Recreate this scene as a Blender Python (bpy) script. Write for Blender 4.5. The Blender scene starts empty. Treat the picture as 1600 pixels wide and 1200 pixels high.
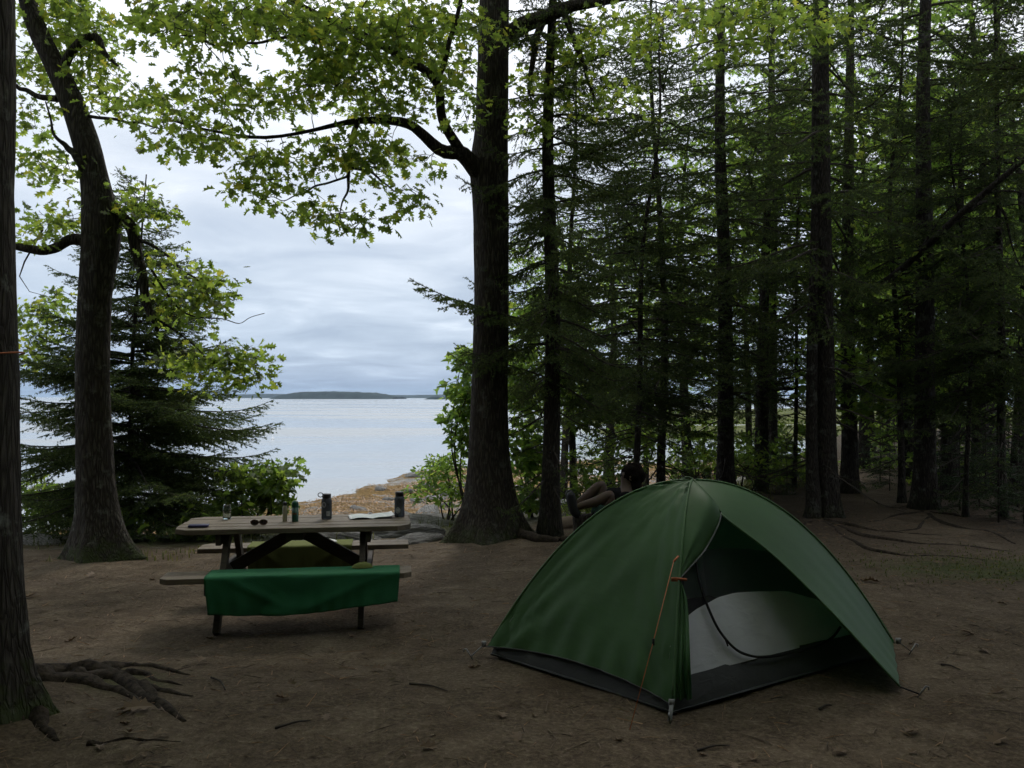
import bpy, bmesh, math, random
import numpy as np
from mathutils import Vector, Matrix
random.seed(7)
RNG = np.random.default_rng(7)
R = math.radians
sc = bpy.context.scene
col = sc.collection

# ------------------------------------------------------------------ camera, sky, sun, exposure
F = 1330.0                      # focal length in photo pixels (1600 wide)
CAM_Z = 1.7
HORIZON = 620.0
cam_d = bpy.data.cameras.new('camera')
cam = bpy.data.objects.new('camera', cam_d); col.objects.link(cam)
cam.location = (0, 0, CAM_Z); cam.rotation_euler = (R(90), 0, 0)
cam_d.sensor_width = 36; cam_d.lens = 36 * F / 1600
cam_d.shift_y = (HORIZON - 600) / 1600
cam_d.clip_start = 0.05; cam_d.clip_end = 20000
sc.camera = cam

SUN_EL, SUN_AZ = 46.0, 8.0      # sun stands over the water, veiled by cloud
world = bpy.data.worlds.new('World'); sc.world = world; world.use_nodes = True
wt = world.node_tree; wt.nodes.clear()
def wn(t, **k):
    n = wt.nodes.new(t)
    for a, b in k.items(): setattr(n, a, b)
    return n
def wl(a, b): wt.links.new(a, b)
w_out = wn('ShaderNodeOutputWorld'); w_bg = wn('ShaderNodeBackground'); w_bg.inputs['Strength'].default_value = 0.13
wl(w_bg.outputs[0], w_out.inputs[0])
sky = wn('ShaderNodeTexSky', sky_type='NISHITA', sun_disc=False)
sky.sun_elevation = R(SUN_EL); sky.sun_rotation = R(SUN_AZ); sky.dust_density = 2.0
tc = wn('ShaderNodeTexCoord'); sep = wn('ShaderNodeSeparateXYZ'); wl(tc.outputs['Generated'], sep.inputs[0])
zc = wn('ShaderNodeMath', operation='MAXIMUM'); wl(sep.outputs['Z'], zc.inputs[0]); zc.inputs[1].default_value = 0.0
za = wn('ShaderNodeMath', operation='ADD'); wl(zc.outputs[0], za.inputs[0]); za.inputs[1].default_value = 0.10
dx = wn('ShaderNodeMath', operation='DIVIDE'); wl(sep.outputs['X'], dx.inputs[0]); wl(za.outputs[0], dx.inputs[1])
dy = wn('ShaderNodeMath', operation='DIVIDE'); wl(sep.outputs['Y'], dy.inputs[0]); wl(za.outputs[0], dy.inputs[1])
cmb = wn('ShaderNodeCombineXYZ'); wl(dx.outputs[0], cmb.inputs[0]); wl(dy.outputs[0], cmb.inputs[1])
n1 = wn('ShaderNodeTexNoise'); wl(cmb.outputs[0], n1.inputs['Vector']); n1.inputs['Scale'].default_value = 1.25; n1.inputs['Detail'].default_value = 8; n1.inputs['Roughness'].default_value = 0.55; n1.inputs['Distortion'].default_value = 0.5
r1 = wn('ShaderNodeValToRGB'); wl(n1.outputs['Fac'], r1.inputs[0])
e = r1.color_ramp.elements
e[0].position = 0.34; e[0].color = (0.45, 0.51, 0.60, 1)
e[1].position = 0.68; e[1].color = (0.82, 0.84, 0.87, 1)
m_ = e.new(0.50); m_.color = (0.585, 0.635, 0.705, 1)
m_ = e.new(0.60); m_.color = (0.68, 0.72, 0.78, 1)
# cloud deck is thinner and brighter overhead, blue-grey low over the sea
el = wn('ShaderNodeMapRange'); wl(zc.outputs[0], el.inputs[0]); el.inputs[1].default_value = 0.0; el.inputs[2].default_value = 0.42
r2 = wn('ShaderNodeValToRGB'); wl(el.outputs[0], r2.inputs[0])
e = r2.color_ramp.elements
e[0].position = 0.0; e[0].color = (0.36, 0.485, 0.67, 1)
e[1].position = 1.0; e[1].color = (1.55, 1.50, 1.42, 1)
m_ = e.new(0.10); m_.color = (0.58, 0.69, 0.83, 1)
m_ = e.new(0.30); m_.color = (0.80, 0.86, 0.93, 1)
m_ = e.new(0.62); m_.color = (1.0, 1.01, 1.02, 1)
cl = wn('ShaderNodeMixRGB', blend_type='MULTIPLY'); cl.inputs[0].default_value = 1; wl(r1.outputs[0], cl.inputs[1]); wl(r2.outputs[0], cl.inputs[2])
cs = wn('ShaderNodeMixRGB', blend_type='MULTIPLY'); cs.inputs[0].default_value = 1; wl(cl.outputs[0], cs.inputs[1]); cs.inputs[2].default_value = (10, 10, 10, 1)
mx = wn('ShaderNodeMixRGB'); mx.inputs[0].default_value = 0.90; wl(sky.outputs[0], mx.inputs[1]); wl(cs.outputs[0], mx.inputs[2])
wl(mx.outputs[0], w_bg.inputs[0])

sun_d = bpy.data.lights.new('sun', 'SUN'); sun = bpy.data.objects.new('sun', sun_d); col.objects.link(sun)
sun_d.energy = 1.5; sun_d.angle = R(12); sun_d.color = (1.0, 0.95, 0.87)
sdir = Vector((math.sin(R(SUN_AZ)) * math.cos(R(SUN_EL)), math.cos(R(SUN_AZ)) * math.cos(R(SUN_EL)), math.sin(R(SUN_EL))))
sun.rotation_euler = (-sdir).to_track_quat('-Z', 'Y').to_euler()
sun.location = (0, 0, 30)

vs = sc.view_settings
sc.display_settings.display_device = 'sRGB'
vs.view_transform = 'Standard'; vs.look = 'None'; vs.exposure = 0.05; vs.gamma = 1.0; vs.use_curve_mapping = False
cy = sc.cycles
cy.max_bounces = 5; cy.diffuse_bounces = 3; cy.glossy_bounces = 2; cy.transmission_bounces = 4; cy.transparent_max_bounces = 10; cy.volume_bounces = 0
cy.caustics_reflective = False; cy.caustics_refractive = False
cy.sample_clamp_indirect = 6.0
cy.use_denoising = True
cy.use_adaptive_sampling = True; cy.adaptive_threshold = 0.035

# ------------------------------------------------------------------ helpers
def at(px, py, d):
    """photo pixel at a distance d along the view axis -> place in the world"""
    return np.array([(px - 800.0) / F * d, d, CAM_Z - (py - HORIZON) / F * d])

def hash3(i, j, k):
    h = (i * 374761393 + j * 668265263 + k * 2147483647) & 0xffffffff
    h = ((h ^ (h >> 13)) * 1274126177) & 0xffffffff
    return ((h ^ (h >> 16)) & 0xffff) / 65535.0
def vnoise(p):
    p = np.asarray(p, dtype=float)
    f = np.floor(p); i = f.astype(np.int64); u = p - f; u = u * u * (3 - 2 * u)
    r = 0
    for a in (0, 1):
        for b in (0, 1):
            for c in (0, 1):
                w = (u[..., 0] if a else 1 - u[..., 0]) * (u[..., 1] if b else 1 - u[..., 1]) * (u[..., 2] if c else 1 - u[..., 2])
                r = r + w * hash3(i[..., 0] + a, i[..., 1] + b, i[..., 2] + c)
    return r
def fbm(p, oct=4, gain=0.5):
    p = np.asarray(p, dtype=float); s = 0; a = 1; t = 0
    for o in range(oct):
        s = s + a * (vnoise(p * (2 ** o) + 17.3 * o) - 0.5); t += a; a *= gain
    return s / t
def xyz(x, y, z=0): 
    x, y = np.broadcast_arrays(np.asarray(x, float), np.asarray(y, float))
    return np.stack([x, y, np.zeros_like(x) + z], -1)

class MB:
    """collects triangles and quads, links them as one mesh object"""
    def __init__(s): s.V = []; s.T = []; s.Q = []; s.n = 0
    def add(s, V, T=None, Q=None):
        V = np.asarray(V, float).reshape(-1, 3); s.V.append(V)
        if T is not None and len(T): s.T.append(np.asarray(T, np.int64).reshape(-1, 3) + s.n)
        if Q is not None and len(Q): s.Q.append(np.asarray(Q, np.int64).reshape(-1, 4) + s.n)
        s.n += len(V); return s
    def box(s, c, size, rot=None, taper=0):
        x, y, z = [v / 2 for v in size]
        V = np.array([[-x,-y,-z],[x,-y,-z],[x,y,-z],[-x,y,-z],[-x,-y,z],[x,-y,z],[x,y,z],[-x,y,z]])
        if rot is not None: V = V @ np.array(rot).T
        return s.add(V + np.array(c), Q=[[0,3,2,1],[4,5,6,7],[0,1,5,4],[1,2,6,5],[2,3,7,6],[3,0,4,7]])
    def bar(s, a, b, w, h, up=(0, 0, 1)):
        a = np.array(a, float); b = np.array(b, float); d = b - a; L = np.linalg.norm(d); d /= L
        u = np.cross(np.array(up, float), d); u /= np.linalg.norm(u); v = np.cross(d, u)
        return s.box((a + b) / 2, (L, w, h), np.stack([d, u, v], 1))
    def tube(s, P, rad, sides=8, cap=True, rough=0.0, seed=0, lobes=None):
        P = np.asarray(P, float); n = len(P); rad = np.broadcast_to(np.asarray(rad, float), (n,))
        T = np.gradient(P, axis=0); T /= np.linalg.norm(T, axis=1)[:, None] + 1e-9
        ref = np.array([1.0, 0.13, 0.07]) if abs(T[0][0]) < 0.8 else np.array([0.1, 1.0, 0.05])
        U = np.cross(T, ref); U /= np.linalg.norm(U, axis=1)[:, None] + 1e-9
        W = np.cross(T, U)
        a = np.linspace(0, 2 * math.pi, sides, endpoint=False)
        ring = np.cos(a)[None, :, None] * U[:, None, :] + np.sin(a)[None, :, None] * W[:, None, :]
        rr = rad[:, None] * np.ones((1, sides))
        if rough:
            q = np.stack([np.cos(a)[None] * 3 + 0 * rr, np.sin(a)[None] * 3 + 0 * rr, np.arange(n)[:, None] * 0.13 + 0 * rr], -1) + seed * 7.1
            rr = rr * (1 + rough * 2 * fbm(q, 3) )
        if lobes is not None: rr = rr * lobes(a, np.arange(n))
        V = (P[:, None, :] + ring * rr[..., None]).reshape(-1, 3)
        i = np.arange(n - 1)[:, None] * sides; j = np.arange(sides)[None]; k = (j + 1) % sides
        Q = np.stack([i + j, i + k, i + sides + k, i + sides + j], -1).reshape(-1, 4)
        s.add(V, Q=Q)
        if cap:
            m = s.n
            s.add([P[0], P[-1]])
            jj = np.arange(sides); kk = (jj + 1) % sides; b0 = m - n * sides
            s.T.append(np.stack([np.full(sides, m), b0 + kk, b0 + jj], 1))
            b1 = m - sides
            s.T.append(np.stack([np.full(sides, m + 1), b1 + jj, b1 + kk], 1))
        return s
    def lathe(s, prof, c=(0, 0, 0), sides=24):
        P = np.array(prof, float); a = np.linspace(0, 2 * math.pi, sides, endpoint=False)
        V = np.stack([P[:, 0][:, None] * np.cos(a), P[:, 0][:, None] * np.sin(a), P[:, 1][:, None] + 0 * a], -1).reshape(-1, 3) + np.array(c)
        n = len(P); i = np.arange(n - 1)[:, None] * sides; j = np.arange(sides)[None]; k = (j + 1) % sides
        return s.add(V, Q=np.stack([i + j, i + k, i + sides + k, i + sides + j], -1).reshape(-1, 4))
    def grid(s, G):
        G = np.asarray(G, float); a, b = G.shape[:2]
        i = np.arange(a - 1)[:, None] * b; j = np.arange(b - 1)[None]
        return s.add(G.reshape(-1, 3), Q=np.stack([i + j, i + j + 1, i + b + j + 1, i + b + j], -1).reshape(-1, 4))
    def prism(s, poly, z0, z1):
        n = len(poly); V = [(x, y, z0) for x, y in poly] + [(x, y, z1) for x, y in poly]
        T = [(0, i + 1, i) for i in range(1, n - 1)] + [(n, n + i, n + i + 1) for i in range(1, n - 1)]
        Q = [(i, (i + 1) % n, n + (i + 1) % n, n + i) for i in range(n)]
        return s.add(V, T, Q)
    def mesh(s, name, smooth=True):
        V = np.concatenate(s.V)
        T = np.concatenate(s.T) if s.T else np.zeros((0, 3), np.int64)
        Q = np.concatenate(s.Q) if s.Q else np.zeros((0, 4), np.int64)
        me = bpy.data.meshes.new(name)
        me.vertices.add(len(V)); me.vertices.foreach_set('co', V.astype(np.float32).ravel())
        me.loops.add(len(T) * 3 + len(Q) * 4)
        me.loops.foreach_set('vertex_index', np.concatenate([T.ravel(), Q.ravel()]).astype(np.int32))
        me.polygons.add(len(T) + len(Q))
        st = np.concatenate([np.arange(len(T)) * 3, len(T) * 3 + np.arange(len(Q)) * 4]).astype(np.int32)
        me.polygons.foreach_set('loop_start', st)
        me.update(calc_edges=True)
        me.polygons.foreach_set('use_smooth', np.full(len(T) + len(Q), smooth, dtype=bool))
        return me
    def build(s, name, mat, parent=None, smooth=True, bevel=0, kind=None, loc=None):
        o = bpy.data.objects.new(name, s.mesh(name, smooth)); col.objects.link(o)
        o.data.materials.append(mat)
        if parent is not None: o.parent = parent
        if bevel:
            b = o.modifiers.new('bevel', 'BEVEL'); b.width = bevel; b.segments = 2; b.limit_method = 'ANGLE'
        if kind: o['kind'] = kind
        if loc is not None: o.location = loc
        return o
def tag(o, label, cat, group=None, kind=None):
    o['label'] = label; o['category'] = cat
    if group: o['group'] = group
    if kind: o['kind'] = kind
    return o
def empty(name, loc=(0, 0, 0), rz=0.0):
    o = bpy.data.objects.new(name, None); col.objects.link(o); o.location = loc; o.rotation_euler = (0, 0, rz); return o
def share(name, me, parent=None, kind=None, loc=None, rot=None, scale=None):
    o = bpy.data.objects.new(name, me); col.objects.link(o)
    if parent is not None: o.parent = parent
    if kind: o['kind'] = kind
    if loc is not None: o.location = loc
    if rot is not None: o.rotation_euler = rot
    if scale is not None: o.scale = scale
    return o
def smooth_path(P, n):
    """Catmull-Rom through the given points (any number of columns)"""
    P = np.asarray(P, float); m = len(P)
    Q = np.vstack([2 * P[0] - P[1], P, 2 * P[-1] - P[-2]])
    t = np.linspace(0, m - 1, n); i = np.minimum(t.astype(int), m - 2); u = (t - i)[:, None]
    a, b, c, d = Q[i], Q[i + 1], Q[i + 2], Q[i + 3]
    return 0.5 * (2 * b + (c - a) * u + (2 * a - 5 * b + 4 * c - d) * u ** 2 + (3 * b - a - 3 * c + d) * u ** 3)
def unit(v): 
    v = np.asarray(v, float); return v / (np.linalg.norm(v, axis=-1, keepdims=True) + 1e-9)

# ------------------------------------------------------------------ materials
def mat(name):
    m = bpy.data.materials.new(name); m.use_nodes = True; nt = m.node_tree; nt.nodes.clear()
    out = nt.nodes.new('ShaderNodeOutputMaterial')
    def N(t, ins=None, **k):
        n = nt.nodes.new(t)
        for a, b in k.items(): setattr(n, a, b)
        for a, b in (ins or {}).items():
            if isinstance(b, bpy.types.NodeSocket): nt.links.new(b, n.inputs[a])
            else: n.inputs[a].default_value = b
        return n
    return m, nt, N, out
def c4(c): return (c[0], c[1], c[2], 1)
def ramp(N, fac, stops):
    r = N('ShaderNodeValToRGB', {0: fac}); e = r.color_ramp.elements
    e[0].position, e[0].color = stops[0][0], c4(stops[0][1]); e[1].position, e[1].color = stops[-1][0], c4(stops[-1][1])
    for p, c in stops[1:-1]:
        q = e.new(p); q.color = c4(c)
    return r.outputs[0]
def mapping(N, scale, coord='Object', loc=(0, 0, 0)):
    t = N('ShaderNodeTexCoord'); return N('ShaderNodeMapping', {'Vector': t.outputs[coord], 'Scale': scale, 'Location': loc}).outputs[0]
def noise(N, vec, scale, detail=4, rough=0.55, dist=0.0):
    return N('ShaderNodeTexNoise', {'Vector': vec, 'Scale': scale, 'Detail': detail, 'Roughness': rough, 'Distortion': dist}).outputs['Fac']
def mix(N, f, a, b, mode='MIX'):
    return N('ShaderNodeMixRGB', {0: f, 1: a if isinstance(a, bpy.types.NodeSocket) else c4(a), 2: b if isinstance(b, bpy.types.NodeSocket) else c4(b)}, blend_type=mode).outputs[0]
def bump(N, h, strength, dist=0.02, normal=None):
    d = {'Height': h, 'Strength': strength, 'Distance': dist}
    if normal is not None: d['Normal'] = normal
    return N('ShaderNodeBump', d).outputs[0]
def principled(N, nt, out, color, rough=0.8, spec=0.3, normal=None, **k):
    d = {'Roughness': rough, 'Specular IOR Level': spec}
    d['Base Color'] = color if isinstance(color, bpy.types.NodeSocket) else c4(color)
    if normal is not None: d['Normal'] = normal
    d.update(k)
    p = N('ShaderNodeBsdfPrincipled', d); nt.links.new(p.outputs[0], out.inputs[0]); return p

def simple(name, color, rough=0.7, spec=0.3, var=0.25, scale=12, bstr=0.0, bscale=60, **k):
    m, nt, N, out = mat(name)
    v = mapping(N, (1, 1, 1))
    n = noise(N, v, scale)
    c = ramp(N, n, [(0.3, [x * (1 - var) for x in color]), (0.7, [min(1, x * (1 + var)) for x in color])])
    nm = bump(N, noise(N, v, bscale), bstr, 0.01) if bstr else None
    principled(N, nt, out, c, rough, spec, nm, **k)
    return m
def bark(name, dark, light, lichen=0.0, moss=0.0, sc_=1.0):
    m, nt, N, out = mat(name)
    v = mapping(N, (1, 1, 0.09))
    v2 = mapping(N, (1, 1, 1))
    w = noise(N, v, 34 * sc_, 6, 0.7, 0.8)
    wob = N('ShaderNodeTexNoise', {'Vector': v, 'Scale': 9.0, 'Detail': 3.0}).outputs['Color']
    vv = N('ShaderNodeMixRGB', {0: 0.12, 1: N('ShaderNodeMapping', {'Vector': N('ShaderNodeTexCoord').outputs['Object'], 'Scale': (1, 1, 0.17)}).outputs[0], 2: wob}, blend_type='ADD').outputs[0]
    vo = N('ShaderNodeTexVoronoi', {'Vector': vv, 'Scale': 30 * sc_, 'Randomness': 1.0}, feature='DISTANCE_TO_EDGE').outputs['Distance']
    vr = N('ShaderNodeMapRange', {0: vo, 1: 0.0, 2: 0.30, 3: 0.15}).outputs[0]
    hgt = N('ShaderNodeMath', {0: vr, 1: w}, operation='MULTIPLY').outputs[0]
    c = ramp(N, hgt, [(0.05, [x * 0.45 for x in dark]), (0.3, dark), (0.75, light)])
    if lichen:
        ln = noise(N, v2, 5.5, 5, 0.7)
        lm = N('ShaderNodeMapRange', {0: ln, 1: 0.56, 2: 0.68}).outputs[0]
        c = mix(N, N('ShaderNodeMath', {0: lm, 1: lichen}, operation='MULTIPLY').outputs[0], c, (0.30, 0.32, 0.27))
    if moss:
        pos = N('ShaderNodeSeparateXYZ', {0: N('ShaderNodeTexCoord').outputs['Object']}).outputs['Z']
        mz = N('ShaderNodeMapRange', {0: pos, 1: 0.75, 2: 0.0}).outputs[0]
        mn = noise(N, v2, 9, 4)
        mm = N('ShaderNodeMath', {0: mz, 1: mn}, operation='MULTIPLY').outputs[0]
        mm = N('ShaderNodeMapRange', {0: mm, 1: 0.30, 2: 0.45, 4: moss}).outputs[0]
        c = mix(N, mm, c, (0.045, 0.060, 0.018))
    nm = bump(N, hgt, 1.0, 0.035)
    nm = bump(N, noise(N, v2, 90, 4), 0.35, 0.006, nm)
    principled(N, nt, out, c, 0.92, 0.15, nm)
    return m
def leaf_mat(name, top, under, var=0.35, yellow=0.0, trans=0.5, rough=0.55):
    m, nt, N, out = mat(name)
    g = N('ShaderNodeNewGeometry').outputs['Random Per Island']
    def shades(c): return [(0.0, [x * (1 - var) for x in c]), (0.55, c), (0.93, [c[0] * 1.5, c[1] * 1.25, c[2]])] + [(1.0, [c[0] * (1.5 + 2.6 * yellow), c[1] * (1.25 + 0.3 * yellow), c[2]])]
    a = ramp(N, g, shades(top)); b = ramp(N, g, shades(under))
    d = N('ShaderNodeBsdfPrincipled', {'Base Color': a, 'Roughness': rough, 'Specular IOR Level': 0.35})
    t = N('ShaderNodeBsdfTranslucent', {'Color': b})
    mxs = N('ShaderNodeMixShader', {0: trans, 1: d.outputs[0], 2: t.outputs[0]})
    nt.links.new(mxs.outputs[0], out.inputs[0])
    return m
M = {}
M['oak_bark'] = bark('oak bark', (0.050, 0.042, 0.034), (0.115, 0.098, 0.08), lichen=0.22, moss=0.5)
M['grey_bark'] = bark('grey bark', (0.058, 0.050, 0.041), (0.125, 0.11, 0.095), lichen=0.35, moss=0.8)
M['spruce_bark'] = bark('spruce bark', (0.042, 0.036, 0.030), (0.095, 0.08, 0.068), lichen=0.3, moss=0.25, sc_=1.6)
M['twig'] = simple('twig wood', (0.055, 0.047, 0.04), 0.9, 0.1)
M['root'] = simple('weathered root', (0.036, 0.028, 0.021), 0.95, 0.1, 0.7, 22, 0.9, 70)
M['oak_leaf'] = leaf_mat('oak leaf', (0.052, 0.095, 0.020), (0.34, 0.49, 0.08), var=0.5, yellow=0.2, trans=0.6)
M['maple_leaf'] = leaf_mat('maple leaf', (0.062, 0.115, 0.025), (0.33, 0.53, 0.09), yellow=0.1, trans=0.52)
M['bush_leaf'] = leaf_mat('bush leaf', (0.065, 0.115, 0.025), (0.27, 0.42, 0.065), trans=0.55)
M['needle'] = leaf_mat('spruce needle', (0.046, 0.070, 0.028), (0.14, 0.21, 0.06), trans=0.33, rough=0.8)
M['needle_soft'] = leaf_mat('young spruce needle', (0.035, 0.065, 0.028), (0.07, 0.13, 0.04), trans=0.25, rough=0.6)
M['dead_leaf'] = leaf_mat('dead oak leaf', (0.15, 0.10, 0.057), (0.15, 0.09, 0.04), trans=0.12, rough=0.7)
M['grass'] = leaf_mat('grass blade', (0.07, 0.085, 0.026), (0.16, 0.19, 0.05), trans=0.4)
M['weed'] = leaf_mat('rockweed', (0.23, 0.13, 0.035), (0.26, 0.15, 0.035), var=0.6, trans=0.15, rough=0.45)

# ------------------------------------------------------------------ the ground
EDGE = np.array([(-400, 4), (-60, 6), (-14, 8.9), (-8, 9.9), (-4, 10.2), (-1, 10.9), (1.2, 11.8), (3.2, 13.4), (6, 17.5), (9, 25), (14, 36), (25, 44), (80, 44), (400, 60)], float)
SHORE = np.array([(-400, 12), (-60, 17), (-14, 24), (-9, 27.5), (-7.4, 30.5), (-6.1, 41), (-3.9, 47), (3.4, 52), (12, 53), (22, 57), (40, 60), (80, 60), (400, 90)], float)
SEA_Z = -2.3
def shore_t(x, y):
    ye = np.interp(x, EDGE[:, 0], EDGE[:, 1]); ys = np.interp(x, SHORE[:, 0], SHORE[:, 1])
    return (y - ye) / (ys - ye), ye, ys
def sstep(a, b, x):
    u = np.clip((x - a) / (b - a), 0, 1); return u * u * (3 - 2 * u)
def ground_z(x, y, fine=True):
    x = np.asarray(x, float); y = np.asarray(y, float)
    t, ye, ys = shore_t(x, y)
    zp = -0.10 * sstep(0.6, -1.0, x) * sstep(4.6, 6.4, y)
    zp = zp + 0.25 * sstep(-2.1, -3.2, x) * sstep(6.5, 3.5, y) * 0.6
    zp = zp + 0.10 * sstep(-4, -9, x) + 0.25 * sstep(7, 14, x) * sstep(7, 16, y)
    zp = zp + 0.07 * fbm(xyz(x * 0.7, y * 0.7, 3.1), 3) + (0.035 * fbm(xyz(x * 3.1, y * 3.1, 9.7), 4) if fine else 0)
    tt = (np.sqrt(t * t + 0.0025) + t) / 2
    tt = np.interp(tt, [0, 0.10, 0.19, 0.30, 0.40, 0.6, 1.0], [0, 0.17, 0.38, 0.62, 0.80, 0.93, 1.0])
    zs = zp * (1 - tt) + SEA_Z * tt + 0.02
    rocky = sstep(0.05, 0.35, t) * (1 - sstep(0.95, 1.15, t))
    zs = zs + rocky * (0.42 * fbm(xyz(x * 0.55, y * 0.35, 1.7), 4) + 0.10 * fbm(xyz(x * 2.5, y * 2.5, 5.5), 3))
    zs = zs + sstep(0.42, 0.6, t) * (1 - sstep(1.1, 1.5, t)) * (0.75 * fbm(xyz(x * 0.22, y * 0.16, 12.3), 3) + 0.05)
    zs = zs - np.clip((y - ys) * 0.06, 0, 5) * (t > 1)
    return zs
def gz(x, y): return float(ground_z(np.array([x]), np.array([y]))[0])

def axis_coords(lo, hi, step, far_lo, far_hi, grow=1.13):
    c = list(np.arange(lo, hi + 1e-6, step)); s = step; a = c[0]; left = []
    while a > far_lo: s *= grow; a -= s; left.append(a)
    s = step; b = c[-1]
    while b < far_hi: s *= grow; b += s; c.append(b)
    return np.array(left[::-1] + c)
gx = axis_coords(-6.2, 7.6, 0.06, -2500, 2500, 1.09); gy = axis_coords(3.4, 13.5, 0.06, -2500, 4500, 1.055)
X, Y = np.meshgrid(gx, gy, indexing='xy')
Zg = ground_z(X, Y)
gm = MB().grid(np.stack([X, Y, Zg], -1))
mg, nt, N, out = mat('ground')
shore_a = N('ShaderNodeAttribute', attribute_name='shore').outputs['Fac']
moss_a = N('ShaderNodeAttribute', attribute_name='moss').outputs['Fac']
pos = N('ShaderNodeNewGeometry').outputs['Position']
big = noise(N, pos, 0.9, 5, 0.6); med = noise(N, pos, 4.5, 6, 0.65); fin = noise(N, pos, 38, 5, 0.7); grit = noise(N, pos, 160, 3, 0.7)
dirt = ramp(N, big, [(0.36, (0.046, 0.032, 0.021)), (0.50, (0.095, 0.070, 0.046)), (0.62, (0.205, 0.163, 0.113))])
dirt = mix(N, 0.55, dirt, ramp(N, med, [(0.34, (0.038, 0.027, 0.018)), (0.52, (0.104, 0.078, 0.052)), (0.66, (0.215, 0.170, 0.118))]))
dirt = mix(N, 0.5, dirt, ramp(N, fin, [(0.33, (0.030, 0.021, 0.014)), (0.52, (0.10, 0.075, 0.050)), (0.70, (0.23, 0.185, 0.13))]), 'MIX')
speck = N('ShaderNodeMapRange', {0: grit, 1: 0.66, 2: 0.74}).outputs[0]
dirt = mix(N, N('ShaderNodeMath', {0: speck, 1: 0.5}, operation='MULTIPLY').outputs[0], dirt, (0.26, 0.21, 0.16))
mossc = ramp(N, fin, [(0.3, (0.03, 0.038, 0.012)), (0.7, (0.075, 0.095, 0.03))])
dirt = mix(N, N('ShaderNodeMapRange', {0: N('ShaderNodeMath', {0: moss_a, 1: med}, operation='MULTIPLY').outputs[0], 1: 0.25, 2: 0.5, 4: 0.85}).outputs[0], dirt, mossc)
pn = noise(N, pos, 1.6, 7, 0.72, 0.4)
pm = N('ShaderNodeMapRange', {0: pn, 1: 0.53, 2: 0.60, 4: 0.55}).outputs[0]
dirt = mix(N, pm, dirt, ramp(N, noise(N, pos, 60, 4, 0.8), [(0.35, (0.026, 0.018, 0.011)), (0.55, (0.075, 0.052, 0.032)), (0.72, (0.15, 0.11, 0.07))]))
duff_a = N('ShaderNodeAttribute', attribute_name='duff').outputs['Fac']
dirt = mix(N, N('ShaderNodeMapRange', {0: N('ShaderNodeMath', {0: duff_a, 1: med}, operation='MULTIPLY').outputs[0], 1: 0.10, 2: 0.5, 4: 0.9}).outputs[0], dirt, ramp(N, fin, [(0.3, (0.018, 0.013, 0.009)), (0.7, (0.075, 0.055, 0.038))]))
# rock ledges, streaked
rv = N('ShaderNodeMapping', {'Vector': pos, 'Rotation': (0.3, 0.2, 0.7), 'Scale': (1.2, 6.0, 6.0)}).outputs[0]
rk = noise(N, rv, 1.6, 7, 0.65)
rock = ramp(N, rk, [(0.34, (0.10, 0.095, 0.085)), (0.5, (0.27, 0.26, 0.24)), (0.66, (0.46, 0.45, 0.43))])
grs = ramp(N, fin, [(0.3, (0.06, 0.065, 0.022)), (0.7, (0.15, 0.15, 0.05))])
bank = mix(N, N('ShaderNodeMapRange', {0: med, 1: 0.42, 2: 0.56}).outputs[0], grs, rock)
wv = noise(N, pos, 0.75, 6, 0.65, 0.5)
weed = ramp(N, noise(N, pos, 7, 6, 0.7), [(0.3, (0.055, 0.036, 0.014)), (0.5, (0.20, 0.122, 0.038)), (0.72, (0.42, 0.29, 0.12))])
weed = mix(N, N('ShaderNodeMapRange', {0: wv, 1: 0.52, 2: 0.57}).outputs[0], weed, rock)
sb = N('ShaderNodeMath', {0: shore_a, 1: N('ShaderNodeMath', {0: wv, 1: 0.5}, operation='MULTIPLY').outputs[0]}, operation='ADD').outputs[0]
f1 = N('ShaderNodeMapRange', {0: sb, 1: 0.29, 2: 0.38}).outputs[0]
f2 = N('ShaderNodeMapRange', {0: sb, 1: 0.50, 2: 0.60}).outputs[0]
gc = mix(N, f2, mix(N, f1, dirt, bank), weed)
hb = N('ShaderNodeMath', {0: fin, 1: N('ShaderNodeMath', {0: grit, 1: 0.35}, operation='MULTIPLY').outputs[0]}, operation='ADD').outputs[0]
nm = bump(N, hb, 0.75, 0.022); nm = bump(N, med, 0.5, 0.08, nm); nm = bump(N, N('ShaderNodeMath', {0: rk, 1: f1}, operation='MULTIPLY').outputs[0], 0.9, 0.25, nm)
principled(N, nt, out, gc, 0.95, 0.12, nm)
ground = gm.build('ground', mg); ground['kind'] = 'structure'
tt, _, _ = shore_t(X, Y)
ga = ground.data.attributes.new('shore', 'FLOAT', 'POINT'); ga.data.foreach_set('value', np.clip(tt, -0.5, 2).astype(np.float32).ravel())
mossv = np.exp(-(((X - 4.6) / 1.5) ** 2 + ((Y - 8.4) / 0.9) ** 2)) + 0.8 * np.exp(-(((X + 2.3) / 0.5) ** 2 + ((Y - 5.2) / 0.6) ** 2)) + 0.9 * np.exp(-((tt - 0.06) / 0.07) ** 2)
mossv += 0.8 * sstep(14, 20, Y) * sstep(5, 7, X)
pathline = np.interp(Y, [5, 9, 12, 18, 26, 40], [4.2, 5.0, 5.6, 7.3, 8.6, 9.2])
mossv *= 1 - np.exp(-((X - pathline) / 0.9) ** 2) * sstep(9, 11, Y)
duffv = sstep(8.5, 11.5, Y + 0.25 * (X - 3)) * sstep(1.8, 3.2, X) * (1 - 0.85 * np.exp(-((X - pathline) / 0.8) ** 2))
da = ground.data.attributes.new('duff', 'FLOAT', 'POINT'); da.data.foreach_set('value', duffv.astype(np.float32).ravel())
ma = ground.data.attributes.new('moss', 'FLOAT', 'POINT'); ma.data.foreach_set('value', np.clip(mossv, 0, 1.2).astype(np.float32).ravel())

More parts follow.
